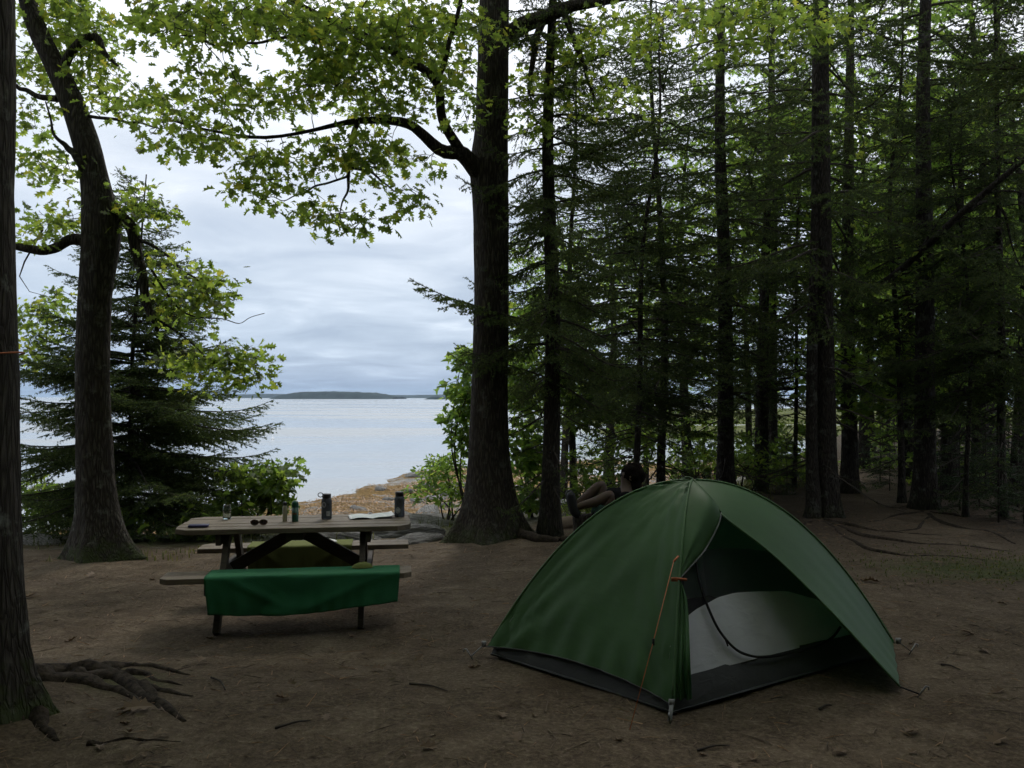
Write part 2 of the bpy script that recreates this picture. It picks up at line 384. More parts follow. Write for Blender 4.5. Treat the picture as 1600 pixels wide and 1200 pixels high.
# ------------------------------------------------------------------ the sea
ms, nt, N, out = mat('sea water')
pos = N('ShaderNodeNewGeometry').outputs['Position']
wv1 = noise(N, N('ShaderNodeMapping', {'Vector': pos, 'Scale': (0.35, 1.0, 1)}).outputs[0], 1.4, 5, 0.6)
wv2 = noise(N, N('ShaderNodeMapping', {'Vector': pos, 'Scale': (0.012, 0.05, 1)}).outputs[0], 1.0, 4, 0.6)
rgh = N('ShaderNodeMapRange', {0: wv2, 1: 0.42, 2: 0.60, 3: 0.10, 4: 0.34}).outputs[0]
st = N('ShaderNodeMapRange', {0: wv2, 1: 0.40, 2: 0.60, 3: 0.008, 4: 0.05}).outputs[0]
nb = N('ShaderNodeBump', {'Height': wv1, 'Strength': st, 'Distance': 0.25}).outputs[0]
principled(N, nt, out, (0.30, 0.32, 0.33), rgh, 0.5, nb, IOR=1.33)
s_x = axis_coords(-200, 200, 40, -9000, 9000, 1.3); s_y = axis_coords(10, 200, 40, -200, 12000, 1.3)
SX, SY = np.meshgrid(s_x, s_y, indexing='xy')
sea = MB().grid(np.stack([SX, SY, np.full_like(SX, SEA_Z)], -1)).build('sea', ms); sea['kind'] = 'structure'

# ------------------------------------------------------------------ far shores
m_isl = simple('wooded island', (0.018, 0.028, 0.024), 0.95, 0.05, 0.5, 0.05)
def island(name, label, pxa, pxb, d, prof, depth, cat='island', m=m_isl, rough=1.0, n=140, rows=14):
    """a wooded island: the outline of its tree tops from prof (fraction, metres), rounded down on both shores"""
    xa, xb = (pxa - 800) / F * d, (pxb - 800) / F * d
    u = np.linspace(0, 1, n); v = np.linspace(0, 1, rows)
    U, Vv = np.meshgrid(u, v, indexing='ij')
    h = np.interp(U, [p[0] for p in prof], [p[1] for p in prof])
    x = xa + (xb - xa) * U; y = d + depth * Vv
    crown = np.clip(np.minimum(Vv, 1 - Vv) * 5, 0, 1) ** 0.4
    z = SEA_Z - 0.5 + (h + 0.5) * crown * (1 + rough * 0.28 * fbm(xyz(x * 0.11, y * 0.05, 2.2), 4)) + crown * rough * 1.6 * fbm(xyz(x * 0.35, y * 0.2, 8.8), 3)
    z[:, 0] = SEA_Z - 1; z[:, -1] = SEA_Z - 1
    o = MB().grid(np.stack([x, y, z], -1)).build(name, m); tag(o, label, cat); o['kind'] = 'structure'; return o
island('island', 'long dark wooded island lying across the bay on the horizon', 418, 612, 1500, [(0, 2), (0.06, 8), (0.2, 13), (0.45, 13.5), (0.75, 11.5), (0.9, 7), (1, 3)], 220)
island('headland', 'low blue wooded shore behind the long island', 250, 1000, 2600, [(0, 6), (0.2, 13), (0.35, 11), (0.5, 9), (0.62, 12), (0.8, 14), (1, 12)], 250, 'headland')
island('islet', 'small dark islet off the end of the low far shore', 662, 698, 1300, [(0, 0.5), (0.3, 4), (0.6, 4.6), (0.85, 3.5), (1, 0.5)], 40, 'islet')
m_marsh = simple('marsh grass', (0.09, 0.10, 0.035), 0.95, 0.05, 0.4, 0.6)
island('marsh_bank', 'low green marsh bank between the two strips of cove water', 960, 1800, 80, [(0, 0.05), (0.1, 0.5), (0.5, 0.7), (1, 0.6)], 26, 'marsh', m_marsh, 0.2)
island('far_shore', 'green far shore of the cove behind the spruce trunks', 930, 2100, 120, [(0, 0.1), (0.1, 1.2), (0.5, 2.0), (1, 2.0)], 60, 'shore', m_marsh, 0.3)
#PARTS

# ------------------------------------------------------------------ leaves and branches
def leaf_template(kind):
    """lobed leaf blade, stalk end at the origin, tip at y = 1, folded along the midrib"""
    if kind == 'oak':
        half = [(0.03, 0.02), (0.13, 0.16), (0.34, 0.24), (0.14, 0.38), (0.42, 0.58), (0.15, 0.64), (0.27, 0.86), (0.07, 0.86)]
    elif kind == 'maple':
        half = [(0.03, 0.0), (0.34, 0.06), (0.22, 0.26), (0.55, 0.50), (0.22, 0.56), (0.17, 0.78)]
    else:
        half = [(0.14, 0.22), (0.24, 0.5), (0.14, 0.8)]
    V = [(0, 0, 0)] + [(x, y, 0.30 * x - 0.16 * y * y) for x, y in half] + [(0, 1, -0.16)]
    n = len(half)
    V += [(-x, y, 0.30 * x - 0.16 * y * y) for x, y in half] + [(0, 0.5, -0.04)]
    c = len(V) - 1; T = []
    r = list(range(0, n + 2)); l = [0] + list(range(n + 2, 2 * n + 2)) + [n + 1]
    for i in range(len(r) - 1): T.append((c, r[i], r[i + 1]))
    for i in range(len(l) - 1): T.append((c, l[i + 1], l[i]))
    return np.array(V, float), np.array(T)
LEAF = {k: leaf_template(k) for k in ('oak', 'maple', 'plain')}
def curled(t, fold, droop, skew):
    V = t[0].copy(); V[:, 2] = fold * np.abs(V[:, 0]) - droop * V[:, 1] ** 2; V[:, 0] += skew * V[:, 1] ** 2; return V, t[1]
CURL = {k: [t, curled(t, 0.7, 0.35, 0.12), curled(t, 0.05, 0.05, -0.1), curled(t, -0.45, 0.45, 0.05)] for k, t in LEAF.items()}
def scatter(mb, tmpl, P, Nrm, D, size):
    """copies of a leaf blade at P, facing Nrm, pointing along D"""
    V, T = tmpl; Nrm = unit(Nrm); D = unit(D - Nrm * np.sum(D * Nrm, 1)[:, None]); S = np.cross(D, Nrm)
    size = np.broadcast_to(np.asarray(size, float), (len(P),))
    W = (S[:, None] * V[None, :, 0, None] + D[:, None] * V[None, :, 1, None] + Nrm[:, None] * V[None, :, 2, None]) * size[:, None, None] + P[:, None]
    idx = T[None] + (np.arange(len(P)) * len(V))[:, None, None]
    mb.add(W.reshape(-1, 3), T=idx.reshape(-1, 3))
def grow(limbs, targets, rng, rmax=0.012):
    """joins every leaf spray to the nearest branch with a bent twig; returns the twig polylines"""
    nodes = [np.asarray(L, float)[:, :3] for L in limbs]; nd = np.concatenate(nodes)
    cap = len(nd) + 4 * len(targets) + 8; buf = np.zeros((cap, 3)); buf[:len(nd)] = nd; n = len(nd); out = []
    d0 = np.array([np.min(np.linalg.norm(nd - t, axis=1)) for t in targets])
    for i in np.argsort(d0):
        t = targets[i]; d = np.linalg.norm(buf[:n] - t, axis=1); j = int(np.argmin(d)); a = buf[j]; L = d[j]
        if L < 0.05: continue
        k = 5; u = np.linspace(0, 1, k)[:, None]
        off = rng.normal(0, 0.10 * L, 3) + np.array([0, 0, 0.06 * L])
        P = a + (t - a) * u + off * np.sin(u * math.pi) + rng.normal(0, 0.03 * L, (k, 3)) * np.sin(u * math.pi)
        out.append((P, min(rmax, 0.003 + 0.009 * L)))
        buf[n:n + 4] = P[1:]; n += 4
    return out
def sprays(mb, targets, rng, kind, size, per=9, spread=0.24, up=0.75):
    """a rosette of leaves round every twig end"""
    n = len(targets) * per
    base = np.repeat(targets, per, 0)
    az = rng.uniform(0, 2 * math.pi, n); r = spread * np.sqrt(rng.uniform(0, 1, n)) * 0.8
    out = np.stack([np.cos(az), np.sin(az), rng.normal(-0.25, 0.45, n)], 1)
    P = base + out * r[:, None] * [1, 1, 0.7]
    Nrm = unit(np.stack([rng.normal(0, 0.5, n), rng.normal(0, 0.5, n), np.full(n, up) * rng.choice([1, 1, 1, -0.4], n)], 1))
    D = out + rng.normal(0, 0.25, (n, 3)); sz = size * rng.uniform(0.5, 1.3, n); q = rng.integers(0, 4, n)
    for k in range(4): scatter(mb, CURL[kind][k], P[q == k], Nrm[q == k], D[q == k], sz[q == k])
    return P
def clusters(cl, rng, cover=1.0, area=215.0):
    """leaf-spray places from a list of clumps (px, py, rx, ry, distance, depth, density)"""
    out = []
    for c in cl:
        px, py, rx, ry, d, dd = c[:6]; den = c[6] if len(c) > 6 else 1.0
        n = max(3, int(cover * den * math.pi * rx * ry / area * (d / 9.0) ** 2))
        th = rng.uniform(0, 2 * math.pi, n); r = np.sqrt(rng.uniform(0, 1, n)); q = rng.uniform(-1, 1, n)
        # ragged outline
        rag = 0.75 + 0.5 * rng.uniform(0, 1, n) * (0.5 + 0.5 * np.sin(3 * th + rng.uniform(0, 6)))
        for i in range(n): out.append(at(px + rx * r[i] * rag[i] * math.cos(th[i]), py + ry * r[i] * rag[i] * math.sin(th[i]), d + dd * q[i]))
    return np.array(out)
def limb_path(pts, n=24):
    """(px, py, distance, radius) list -> smooth path and radii"""
    A = np.array([list(at(p[0], p[1], p[2])) + [p[3]] for p in pts]); S = smooth_path(A, n); return S[:, :3], np.maximum(S[:, 3], 0.004)
def trunk_mesh(P, rad, sides=36, flare=0.0, seed=0, nl=5, rough=0.05):
    """trunk with buttressed base and knobbly bark outline"""
    rs = np.random.default_rng(seed + 100); ph = rs.uniform(0, 6.28, 3)
    hgt = P[:, 2] - P[0, 2]
    def lobes(a, i):
        f = np.exp(-hgt[i] / 0.32)[:, None] * flare
        wob = np.maximum(0, np.cos(nl * a + ph[0] + 0.7 * np.sin(a + ph[1])))[None, :] ** 1.5
        return 1 + f * (0.55 + 1.1 * wob) + 0.05 * np.sin(2 * a + ph[2])[None, :]
    return MB().tube(P, rad, sides, rough=rough, seed=seed, lobes=lobes)

# ------------------------------------------------------------------ conifers
def needles(mb, P0, D, L, rng, per_m=95, nl=0.026, w=0.0042):
    """needles round every twig"""
    k = np.maximum(4, (L * per_m).astype(int)); idx = np.repeat(np.arange(len(L)), k); n = len(idx)
    f = rng.uniform(0.02, 1.0, n); c = P0[idx] + D[idx] * (L[idx] * f)[:, None]
    ax = unit(D[idx]); r = rng.normal(0, 1, (n, 3)); r[:, 2] += 0.25; r = unit(r - ax * np.sum(r * ax, 1)[:, None])
    nd = unit(ax * 0.65 + r * 0.8); sd = np.cross(nd, r); sd = unit(sd + rng.normal(0, 0.2, (n, 3)))
    ln = nl * rng.uniform(0.7, 1.2, n); hw = w * rng.uniform(0.8, 1.3, n)
    V = np.stack([c - sd * hw[:, None], c + sd * hw[:, None], c + nd * ln[:, None]], 1)
    mb.add(V.reshape(-1, 3), T=np.arange(3 * n).reshape(-1, 3))
def spruce_parts(h, z0, zlive, maxlen, seed, whorl=0.30, per=5, dense=1.0, droop=0.12, shape=0.75, zmin_len=0.5, per_m=95, w=0.0042, nl=0.026, dead_len=0.6, only=None):
    """branches (wood) and needles of a spruce standing at the origin"""
    rng = np.random.default_rng(seed); wood = MB(); nee = MB(); TP, TD, TL = [], [], []
    z = z0
    if only: z0 = z = only[0][0]; per = len(only); h = z + 0.2; zlive = z - 1.5
    while z < h - 0.15:
        live = z > zlive * rng.uniform(0.85, 1.15)
        f = (z - zlive) / (h - zlive) if z > zlive else 0
        for b in range(per):
            az = rng.uniform(0, 2 * math.pi); zz = z + rng.uniform(-0.12, 0.12)
            L = maxlen * max(0.06, (1 - f)) ** shape * rng.uniform(0.55, 1.1)
            if z > zlive: L *= min(1, zmin_len + (1 - zmin_len) * (z - zlive) / 1.2)
            if not live: L = maxlen * dead_len * rng.uniform(0.35, 1.0)
            if only: zz, az, L = only[b]
            n = 9; u = np.linspace(0, 1, n); el = rng.normal(-0.05, 0.10) + 0.45 * f
            side = rng.normal(0, 0.05) * L
            rx = L * u; zc = zz + L * (el * u - droop * 1.9 * np.sin(u * math.pi * 0.75) * u + droop * 0.8 * u ** 3)
            ca, sa = math.cos(az), math.sin(az); lat = side * u * u
            P = np.stack([rx * ca - lat * sa, rx * sa + lat * ca, zc], 1)
            r0 = 0.006 + 0.0075 * L
            wood.tube(P, r0 * (1 - 0.85 * u), 5, cap=False)
            hor = np.array([-sa, ca, 0.0])
            if not live:
                for q in range(int(7 * L / 0.8)):
                    s = rng.uniform(0.2, 0.98); i = min(n - 2, int(s * (n - 1))); p = P[i] + (P[i + 1] - P[i]) * (s * (n - 1) - i)
                    d = unit(unit(P[i + 1] - P[i]) * 0.7 + hor * rng.choice([-1, 1]) * 0.8 + np.array([0, 0, rng.normal(-0.1, 0.25)]))
                    l = 0.35 * L * (1.05 - s) + 0.05
                    wood.tube(np.array([p, p + d * l * 0.5 + rng.normal(0, 0.02, 3), p + d * l]), [0.0035, 0.0028, 0.0015], 3, cap=False)
                if rng.uniform() < 0.6: continue
            start = 0.12 if live else 0.6
            s = start; k = 0; step = 0.085 / dense / L
            while s < 1.0:
                i = min(n - 2, int(s * (n - 1))); p = P[i] + (P[i + 1] - P[i]) * (s * (n - 1) - i); ax = unit(P[i + 1] - P[i])
                for sgn in (-1, 1):
                    l = (0.42 * L * (1 - s) ** 0.8 * (0.35 + 0.65 * min(1, s / 0.35)) + 0.07) * rng.uniform(0.6, 1.15)
                    d = unit(ax * 0.75 + hor * sgn * 0.85 + np.array([0, 0, rng.normal(-0.14, 0.14)]))
                    e = p + d * l + np.array([0, 0, -0.22 * l * rng.uniform(0.2, 1.3)])
                    dd = e - p; ln = np.linalg.norm(dd); dd = dd / ln
                    TP.append(p); TD.append(dd); TL.append(ln)
                    if ln > 0.16:
                        wood.tube(np.array([p, p + dd * ln * 0.9]), [0.0035, 0.0018], 3, cap=False)
                        m = int(ln / 0.085 * dense); hs = np.cross(dd, [0, 0, 1.0]); hs = unit(hs)
                        for j in range(m):
                            fj = (j + 0.7) / (m + 0.6)
                            for sg in (-1, 1):
                                if rng.uniform() < 0.15: continue
                                l3 = (0.38 * ln * (1 - fj) + 0.045) * rng.uniform(0.7, 1.2)
                                d3 = unit(dd * 0.75 + hs * sg * 0.8 + np.array([0, 0, rng.normal(-0.2, 0.2)]))
                                TP.append(p + dd * ln * fj); TD.append(d3); TL.append(l3)
                s += step * rng.uniform(0.8, 1.2); k += 1
            # the needled tip of the branch itself
            for i in range(int(n * 0.45), n - 1):
                d = P[i + 1] - P[i]; ln = np.linalg.norm(d); TP.append(P[i]); TD.append(d / ln); TL.append(ln)
        z += whorl * rng.uniform(0.75, 1.25) * (1 if live else 1.3)
    if TP:
        needles(nee, np.array(TP), np.array(TD), np.array(TL), rng, per_m, nl, w)
    return wood, nee
def spruce_meshes(key, needle='needle', **k):
    w, n = spruce_parts(**k); a = w.mesh('branch wood ' + key); a.materials.append(M['twig']); b = n.mesh('needles ' + key, False); b.materials.append(M[needle])
    return a, b
SP = {}
SP['shore'] = spruce_meshes('shore', h=5.4, z0=0.2, zlive=0.25, maxlen=2.35, seed=11, whorl=0.17, per=8, dense=1.0, droop=0.10, shape=0.75, zmin_len=0.9, per_m=110, w=0.0065, nl=0.03)
KW = dict(per_m=100, w=0.008, nl=0.034)
SP['tall_a'] = spruce_meshes('tall a', h=12.5, z0=0.7, zlive=2.4, maxlen=2.5, seed=21, whorl=0.44, per=5, dense=0.52, droop=0.15, shape=0.5, zmin_len=0.6, **KW)
SP['tall_b'] = spruce_meshes('tall b', h=11.5, z0=0.6, zlive=3.3, maxlen=2.5, seed=22, whorl=0.5, per=4, dense=0.5, droop=0.10, shape=0.5, zmin_len=0.6, **KW)
SP['high'] = spruce_meshes('high', h=11.5, z0=2.6, zlive=5.4, maxlen=2.4, seed=29, whorl=0.55, per=3, dense=0.5, droop=0.10, shape=0.5, zmin_len=0.6, dead_len=0.45, **KW)
SP['slim'] = spruce_meshes('slim', h=9.5, z0=0.8, zlive=1.5, maxlen=1.95, seed=23, whorl=0.29, per=5, dense=0.66, droop=0.16, shape=0.5, zmin_len=0.6, **KW)
SP['edge'] = spruce_meshes('edge', h=11.0, z0=3.5, zlive=3.7, maxlen=3.0, seed=24, whorl=0.30, per=6, dense=0.62, droop=0.10, shape=0.6, zmin_len=0.9, **KW)
SP['sapling'] = spruce_meshes('sapling', 'needle_soft', h=1.5, z0=0.06, zlive=0.08, maxlen=0.75, seed=25, whorl=0.16, per=5, dense=1.0, droop=0.06, zmin_len=0.9)
def conifer(name, label, px, py, d, r, key, rz=0.0, lean=(0, 0), hs=1.0, ws=1.0, group=None, sides=16, flare=0.5, htrunk=None, barkm='spruce_bark', z=None):
    """trunk of its own girth with branches and needles; px, py mark where it meets the ground"""
    p = at(px, py, d); zz = gz(p[0], p[1]) if z is None else z
    root = empty(name, (p[0], p[1], zz - 0.03))
    H = (htrunk or {'shore': 5.4, 'tall_a': 12.6, 'tall_b': 11.6, 'high': 11.6, 'slim': 9.6, 'edge': 11.1, 'sapling': 1.5}[key]) * hs
    n = max(14, int(H / 0.22)); u = np.linspace(0, 1, n); sd = int(px * 3 + d * 17)
    rs = np.random.default_rng(sd); wob = smooth_path(rs.normal(0, 0.05 + 0.1 * r + 0.10 * (r < 0.08), (5, 2)), n) * u[:, None]
    P = np.stack([lean[0] * H * u + wob[:, 0], lean[1] * H * u + wob[:, 1], H * u - 0.05], 1)
    trunk_mesh(P, r * (1 - 0.82 * u ** 1.1) * (1 + 0.0 * u), sides, flare, sd).build('trunk', M[barkm], root)
    if key:
        rot = (math.atan(-lean[1]), math.atan(lean[0]), 0)
        a = share('branches', SP[key][0], root, 'stuff', None, (rot[0], rot[1], rz), (ws, ws, hs))
        b = share('crown', SP[key][1], root, 'stuff', None, (rot[0], rot[1], rz), (ws, ws, hs))
    tag(root, label, 'tree', group)
    return root

conifer('spruce_tree', 'bushy dark spruce behind the crooked oak, its boughs sweeping to the shore', 205, 870, 12.6, 0.045, 'shore', 0.4, ws=1.15)
G_ = 'spruces of the dark wood behind the tent'
conifer('spruce_tree', 'slim dark spruce standing close beside the big oak trunk', 860, 832, 10.7, 0.115, 'slim', 1.0, (0.006, 0.0), 1.0, 0.74, G_, 20, 0.5)
sl = sc.objects[-1]
while sl.parent: sl = sl.parent
bw, bn = spruce_parts(h=9, z0=2.9, zlive=1, maxlen=2, seed=71, dense=1.0, droop=0.05, per_m=120, w=0.008, nl=0.034, only=[(2.62, math.pi - 0.12, 1.80), (2.0, math.pi - 0.3, 1.2), (4.6, -0.5, 1.6), (4.2, 0.3, 1.5), (3.0, -0.3, 1.2)])
bw.build('bough_wood', M['twig'], sl, kind='stuff'); bn.build('bough_needles', M['needle'], sl, smooth=False, kind='stuff')
conifer('spruce_tree', 'thin leaning spruce rising behind the reclining person', 990, 765, 12.6, 0.052, 'slim', 2.1, (0.035, 0.0), 0.8, 1.0, G_, 12)
conifer('spruce_tree', 'thin straight spruce above the tent peak, second behind the reclining person', 1033, 765, 14.2, 0.075, 'slim', 3.3, (-0.005, 0), 1.0, 1.25, G_, 12)
conifer('spruce_tree', 'tall spruce rising behind the right shoulder of the tent peak', 1134, 765, 15.0, 0.15, 'tall_a', 0.2, (-0.008, 0), 1.0, 1.0, G_)
conifer('spruce_tree', 'spruce trunk halfway between the tent peak and the doubled trunk', 1206, 745, 18.0, 0.125, 'tall_b', 1.4, (0.004, 0), 1.0, 1.0, G_)
conifer('spruce_tree', 'pole-thin spruce just before the doubled trunk', 1241, 745, 16.5, 0.045, 'slim', 4.0, (0.01, 0), 0.9, 1.0, G_, 10)
conifer('spruce_tree', 'thin spruce back in the gap by the cove water', 1172, 735, 23.0, 0.09, 'slim', 5.0, (-0.02, 0), 1.1, 1.3, G_, 10)
conifer('spruce_tree', 'thin grey spruce at the shore bushes behind the slim spruce', 898, 755, 15.5, 0.07, 'slim', 0.7, (0.0, 0), 0.9, 1.1, G_, 10)
conifer('spruce_tree', 'thick spruce trunk beside the start of the woodland path', 1446, 797, 12.9, 0.165, 'high', 2.6, (-0.004, 0), 1.05, 1.05, G_, 24, 0.5)
conifer('spruce_tree', 'slender spruce between the path and the thick trunk', 1409, 785, 13.6, 0.055, 'slim', 1.9, (-0.002, 0), 0.95, 0.75, G_, 12)
conifer('spruce_tree', 'whip-thin spruce right of the thick trunk beside the path', 1508, 812, 11.9, 0.036, 'slim', 2.9, (0.008, 0), 0.75, 0.75, G_, 10)
conifer('spruce_tree', 'thin spruce near the right margin among low saplings', 1568, 815, 11.7, 0.06, 'slim', 0.1, (-0.012, 0), 0.95, 0.75, G_, 12)
conifer('spruce_tree', 'stout shadowed trunk standing back at the right margin', 1545, 760, 17.5, 0.16, 'high', 3.6, (0.02, 0), 0.95, 1.0, G_)
conifer('spruce_tree', 'dark spruce whose boughs hang across the top right corner', 1880, 900, 7.6, 0.20, 'edge', 0.9, (0, 0), 1.0, 1.0, G_, z=0.1)
t8 = conifer('spruce_tree', 'doubled dark trunk, thickest of the wood, behind the open side of the tent', 1288, 808, 12.1, 0.175, 'tall_a', 5.1, (-0.006, 0), 1.1, 1.05, G_, 28, 0.6)
P = np.stack([np.array([-0.20, -0.24, -0.225, -0.19, -0.10]), np.array([-0.16, -0.17, -0.15, -0.12, 0.0]), np.array([-0.05, 1.0, 2.6, 3.6, 5.5])], 1)
trunk_mesh(smooth_path(P, 40), np.linspace(0.095, 0.05, 40), 18, 0.6, 77).build('trunk', M['spruce_bark'], t8)
t9 = conifer('spruce_tree', 'straight grey trunk at the near end of the path with a long rising limb', 1328, 768, 15.2, 0.15, 'high', 0.0, (0.002, 0), 1.0, 0.9, G_, 18)
Pl, rl = limb_path([(1330, 462, 15.2, 0.085), (1385, 438, 13.2, 0.080), (1440, 392, 12.0, 0.075), (1500, 335, 11.4, 0.070), (1560, 283, 11.0, 0.062), (1660, 200, 10.5, 0.05)], 30)
lo = np.array(t9.location)
MB().tube(Pl - lo, rl * 0.62, 10, rough=0.1).build('limb', M['spruce_bark'], t9)
for k, pts in enumerate([[(1500, 335, 11.4, 0.03), (1540, 315, 11.4, 0.025), (1568, 330, 11.3, 0.02), (1580, 380, 11.3, 0.012), (1595, 420, 11.3, 0.006)], [(1540, 300, 11.1, 0.02), (1590, 300, 11.0, 0.015), (1640, 320, 10.9, 0.01)], [(1440, 388, 12.0, 0.02), (1470, 340, 12.0, 0.015), (1500, 310, 12.0, 0.008)]]):
    a, b = limb_path(pts, 12); MB().tube(a - lo, b, 6, rough=0.1).build('limb', M['spruce_bark'], t9)
# more spruces deeper in the wood
deep = [(1010, 720, 27, 'slim'), (1385, 735, 24, 'slim'), (1600, 750, 20, 'slim'), (1520, 720, 30, 'slim')]
deeplab = ['left of the tent peak', 'past the bend of the path', 'at the right edge behind the saplings', 'behind the whip-thin spruce']
for k, (px, py, d, key) in enumerate(deep):
    conifer('spruce_tree', 'shadowed spruce deeper in the wood ' + deeplab[k], px, py, d, 0.10 + 0.04 * (k % 3), key, k * 1.3, (0, 0), 1.0, 1.15, 'shadowed spruces deep in the wood', 10)
# young spruces and dead whips under the trees
sap = [(1500, 800, 12.6, 1.0), (1560, 830, 11.4, 0.9), (1480, 775, 14.5, 1.15), (1590, 795, 12.9, 1.2), (1375, 755, 17, 0.9), (1230, 765, 15.5, 0.8), (1180, 762, 16.0, 0.9), (1100, 760, 16.5, 0.9), (1540, 775, 14.5, 1.2), (1060, 752, 18, 0.8), (1620, 850, 10.6, 0.8)]
saplab = ['between the thick trunk and the whip-thin spruce', 'low at the right margin before the others', 'behind the thick trunk by the path', 'tall at the right edge of the picture', 'on the far side of the path', 'at the foot of the doubled trunk', 'behind the tent roof near the middle trunk', 'just above the tent peak', 'in front of the stout shadowed trunk', 'by the water gap behind the tent', 'cut by the right edge of the picture']
for (px, py, d, s), lb in zip(sap, saplab):
    p = at(px, py, d); root = empty('spruce_sapling', (p[0], p[1], gz(p[0], p[1]) - 0.02), px * 0.37)
    MB().tube([(0, 0, 0), (0.01, 0, 0.7), (0, 0, 1.5)], [0.014, 0.01, 0.003], 6).build('trunk', M['twig'], root)
    share('branches', SP['sapling'][0], root, 'stuff'); share('crown', SP['sapling'][1], root, 'stuff')
    root.scale = (s, s, s); tag(root, 'young feathery spruce ' + lb, 'sapling', 'young spruces under the wood')

# ------------------------------------------------------------------ the big oak
def broadleaf(name, label, base, trunk, limbs, cl, seed, kind='oak', size=0.104, per=9, cover=1.0, barkm='oak_bark', leafm='oak_leaf', flare=0.42, sides=44, group=None, nl=5, own_leaves=0, spread=0.29, yellow=None):
    """trunk and limbs along photo-measured paths, leaf sprays joined to them by twigs"""
    rng = np.random.default_rng(seed)
    b = np.array(base, float); root = empty(name, tuple(b))
    Pt = smooth_path(np.array(trunk, float), max(40, int((trunk[-1][2] - trunk[0][2]) / 0.07)))
    trunk_mesh(Pt[:, :3] - b, np.maximum(Pt[:, 3], 0.01), sides, flare, seed, nl).build('trunk', M[barkm], root)
    skel = [Pt[int(len(Pt) * 0.25):, :3]]
    for L in limbs:
        a, r = limb_path(L, 30); rr = np.random.default_rng(len(L) + seed)
        a = a + smooth_path(rr.normal(0, 0.018, (9, 3)), 30) * np.linspace(0, 1, 30)[:, None]
        MB().tube(a - b, r, 12, rough=0.12, seed=seed).build('limb', M[barkm], root); skel.append(a)
    tg = clusters(cl, rng, cover) if cl else np.zeros((0, 3))
    tw = MB()
    for P, r in grow(skel, tg, rng): tw.tube(P - b, np.linspace(r, 0.0022, len(P)), 4, cap=False)
    if tw.n: tw.build('twigs', M['twig'], root, kind='stuff')
    lv = MB(); sprays(lv, tg - b, rng, kind, size, per, spread)
    lv.build('crown', M[leafm], root, smooth=False, kind='stuff')
    tag(root, label, 'tree', group); return root
def tr(pts):
    return [list(at(p[0], p[1], p[2])) + [p[3]] for p in pts]
OD = 11.0
ob = at(768, 838, OD); ob[2] = gz(ob[0], ob[1]) - 0.05
oak_trunk = [[ob[0], OD, ob[2], 0.42]] + tr([(766, 800, OD, 0.345), (765, 750, OD, 0.295), (764, 690, OD, 0.262), (765, 600, OD, 0.24), (768, 450, OD, 0.226), (767, 330, OD, 0.235), (764, 265, OD, 0.25), (768, 200, OD, 0.215), (770, 100, OD, 0.205), (772, 0, OD, 0.195), (776, -200, OD, 0.17), (770, -500, OD, 0.11), (765, -800, OD, 0.03)])
oak_limbs = [
    [(752, 275, 10.95, 0.12), (722, 240, 10.7, 0.10), (692, 236, 10.5, 0.08), (655, 206, 10.2, 0.06), (625, 190, 10.0, 0.052), (560, 190, 9.6, 0.036), (480, 206, 9.2, 0.020), (400, 212, 9.0, 0.018), (330, 205, 8.8, 0.013), (262, 188, 8.6, 0.01)],
    [(722, 240, 10.7, 0.07), (692, 188, 10.3, 0.055), (682, 130, 10.0, 0.05), (625, 85, 9.6, 0.042), (540, 45, 9.2, 0.033), (470, 8, 9.0, 0.026), (380, -50, 8.8, 0.015)],
    [(682, 135, 10.0, 0.032), (702, 70, 9.8, 0.027), (718, 10, 9.6, 0.022), (735, -80, 9.5, 0.012)],
    [(788, 62, 11.0, 0.12), (815, 40, 10.8, 0.10), (850, 28, 10.6, 0.088), (890, 10, 10.4, 0.072), (940, 2, 10.1, 0.055), (1010, -12, 9.8, 0.04), (1110, -40, 9.4, 0.02)],
    [(560, 190, 9.6, 0.03), (550, 215, 9.5, 0.028), (547, 250, 9.4, 0.022), (544, 295, 9.3, 0.014), (532, 335, 9.2, 0.006)],
    [(548, 262, 9.4, 0.016), (580, 270, 9.4, 0.014), (610, 295, 9.5, 0.008), (650, 305, 9.5, 0.004)],
    [(545, 275, 9.35, 0.014), (500, 290, 9.2, 0.011), (455, 310, 9.0, 0.006), (410, 315, 8.9, 0.004)],
    [(850, 28, 10.6, 0.05), (838, 60, 10.6, 0.042), (832, 100, 10.6, 0.034), (826, 150, 10.6, 0.02)],
    [(880, 16, 10.4, 0.045), (896, 60, 10.4, 0.036), (915, 110, 10.4, 0.025), (930, 170, 10.4, 0.012)],
    [(540, 45, 9.2, 0.02), (450, 60, 8.6, 0.015), (360, 70, 8.2, 0.011), (270, 60, 8.0, 0.006)],
    [(772, -60, 11, 0.09), (650, -160, 10.5, 0.07), (480, -260, 9.5, 0.04), (300, -330, 8.6, 0.015)],
    [(774, -150, 11, 0.09), (900, -260, 10, 0.07), (1080, -340, 8.6, 0.04), (1250, -400, 7.6, 0.015)],
    [(772, -220, 11, 0.08), (720, -420, 8.8, 0.06), (640, -700, 6.6, 0.03)],
]
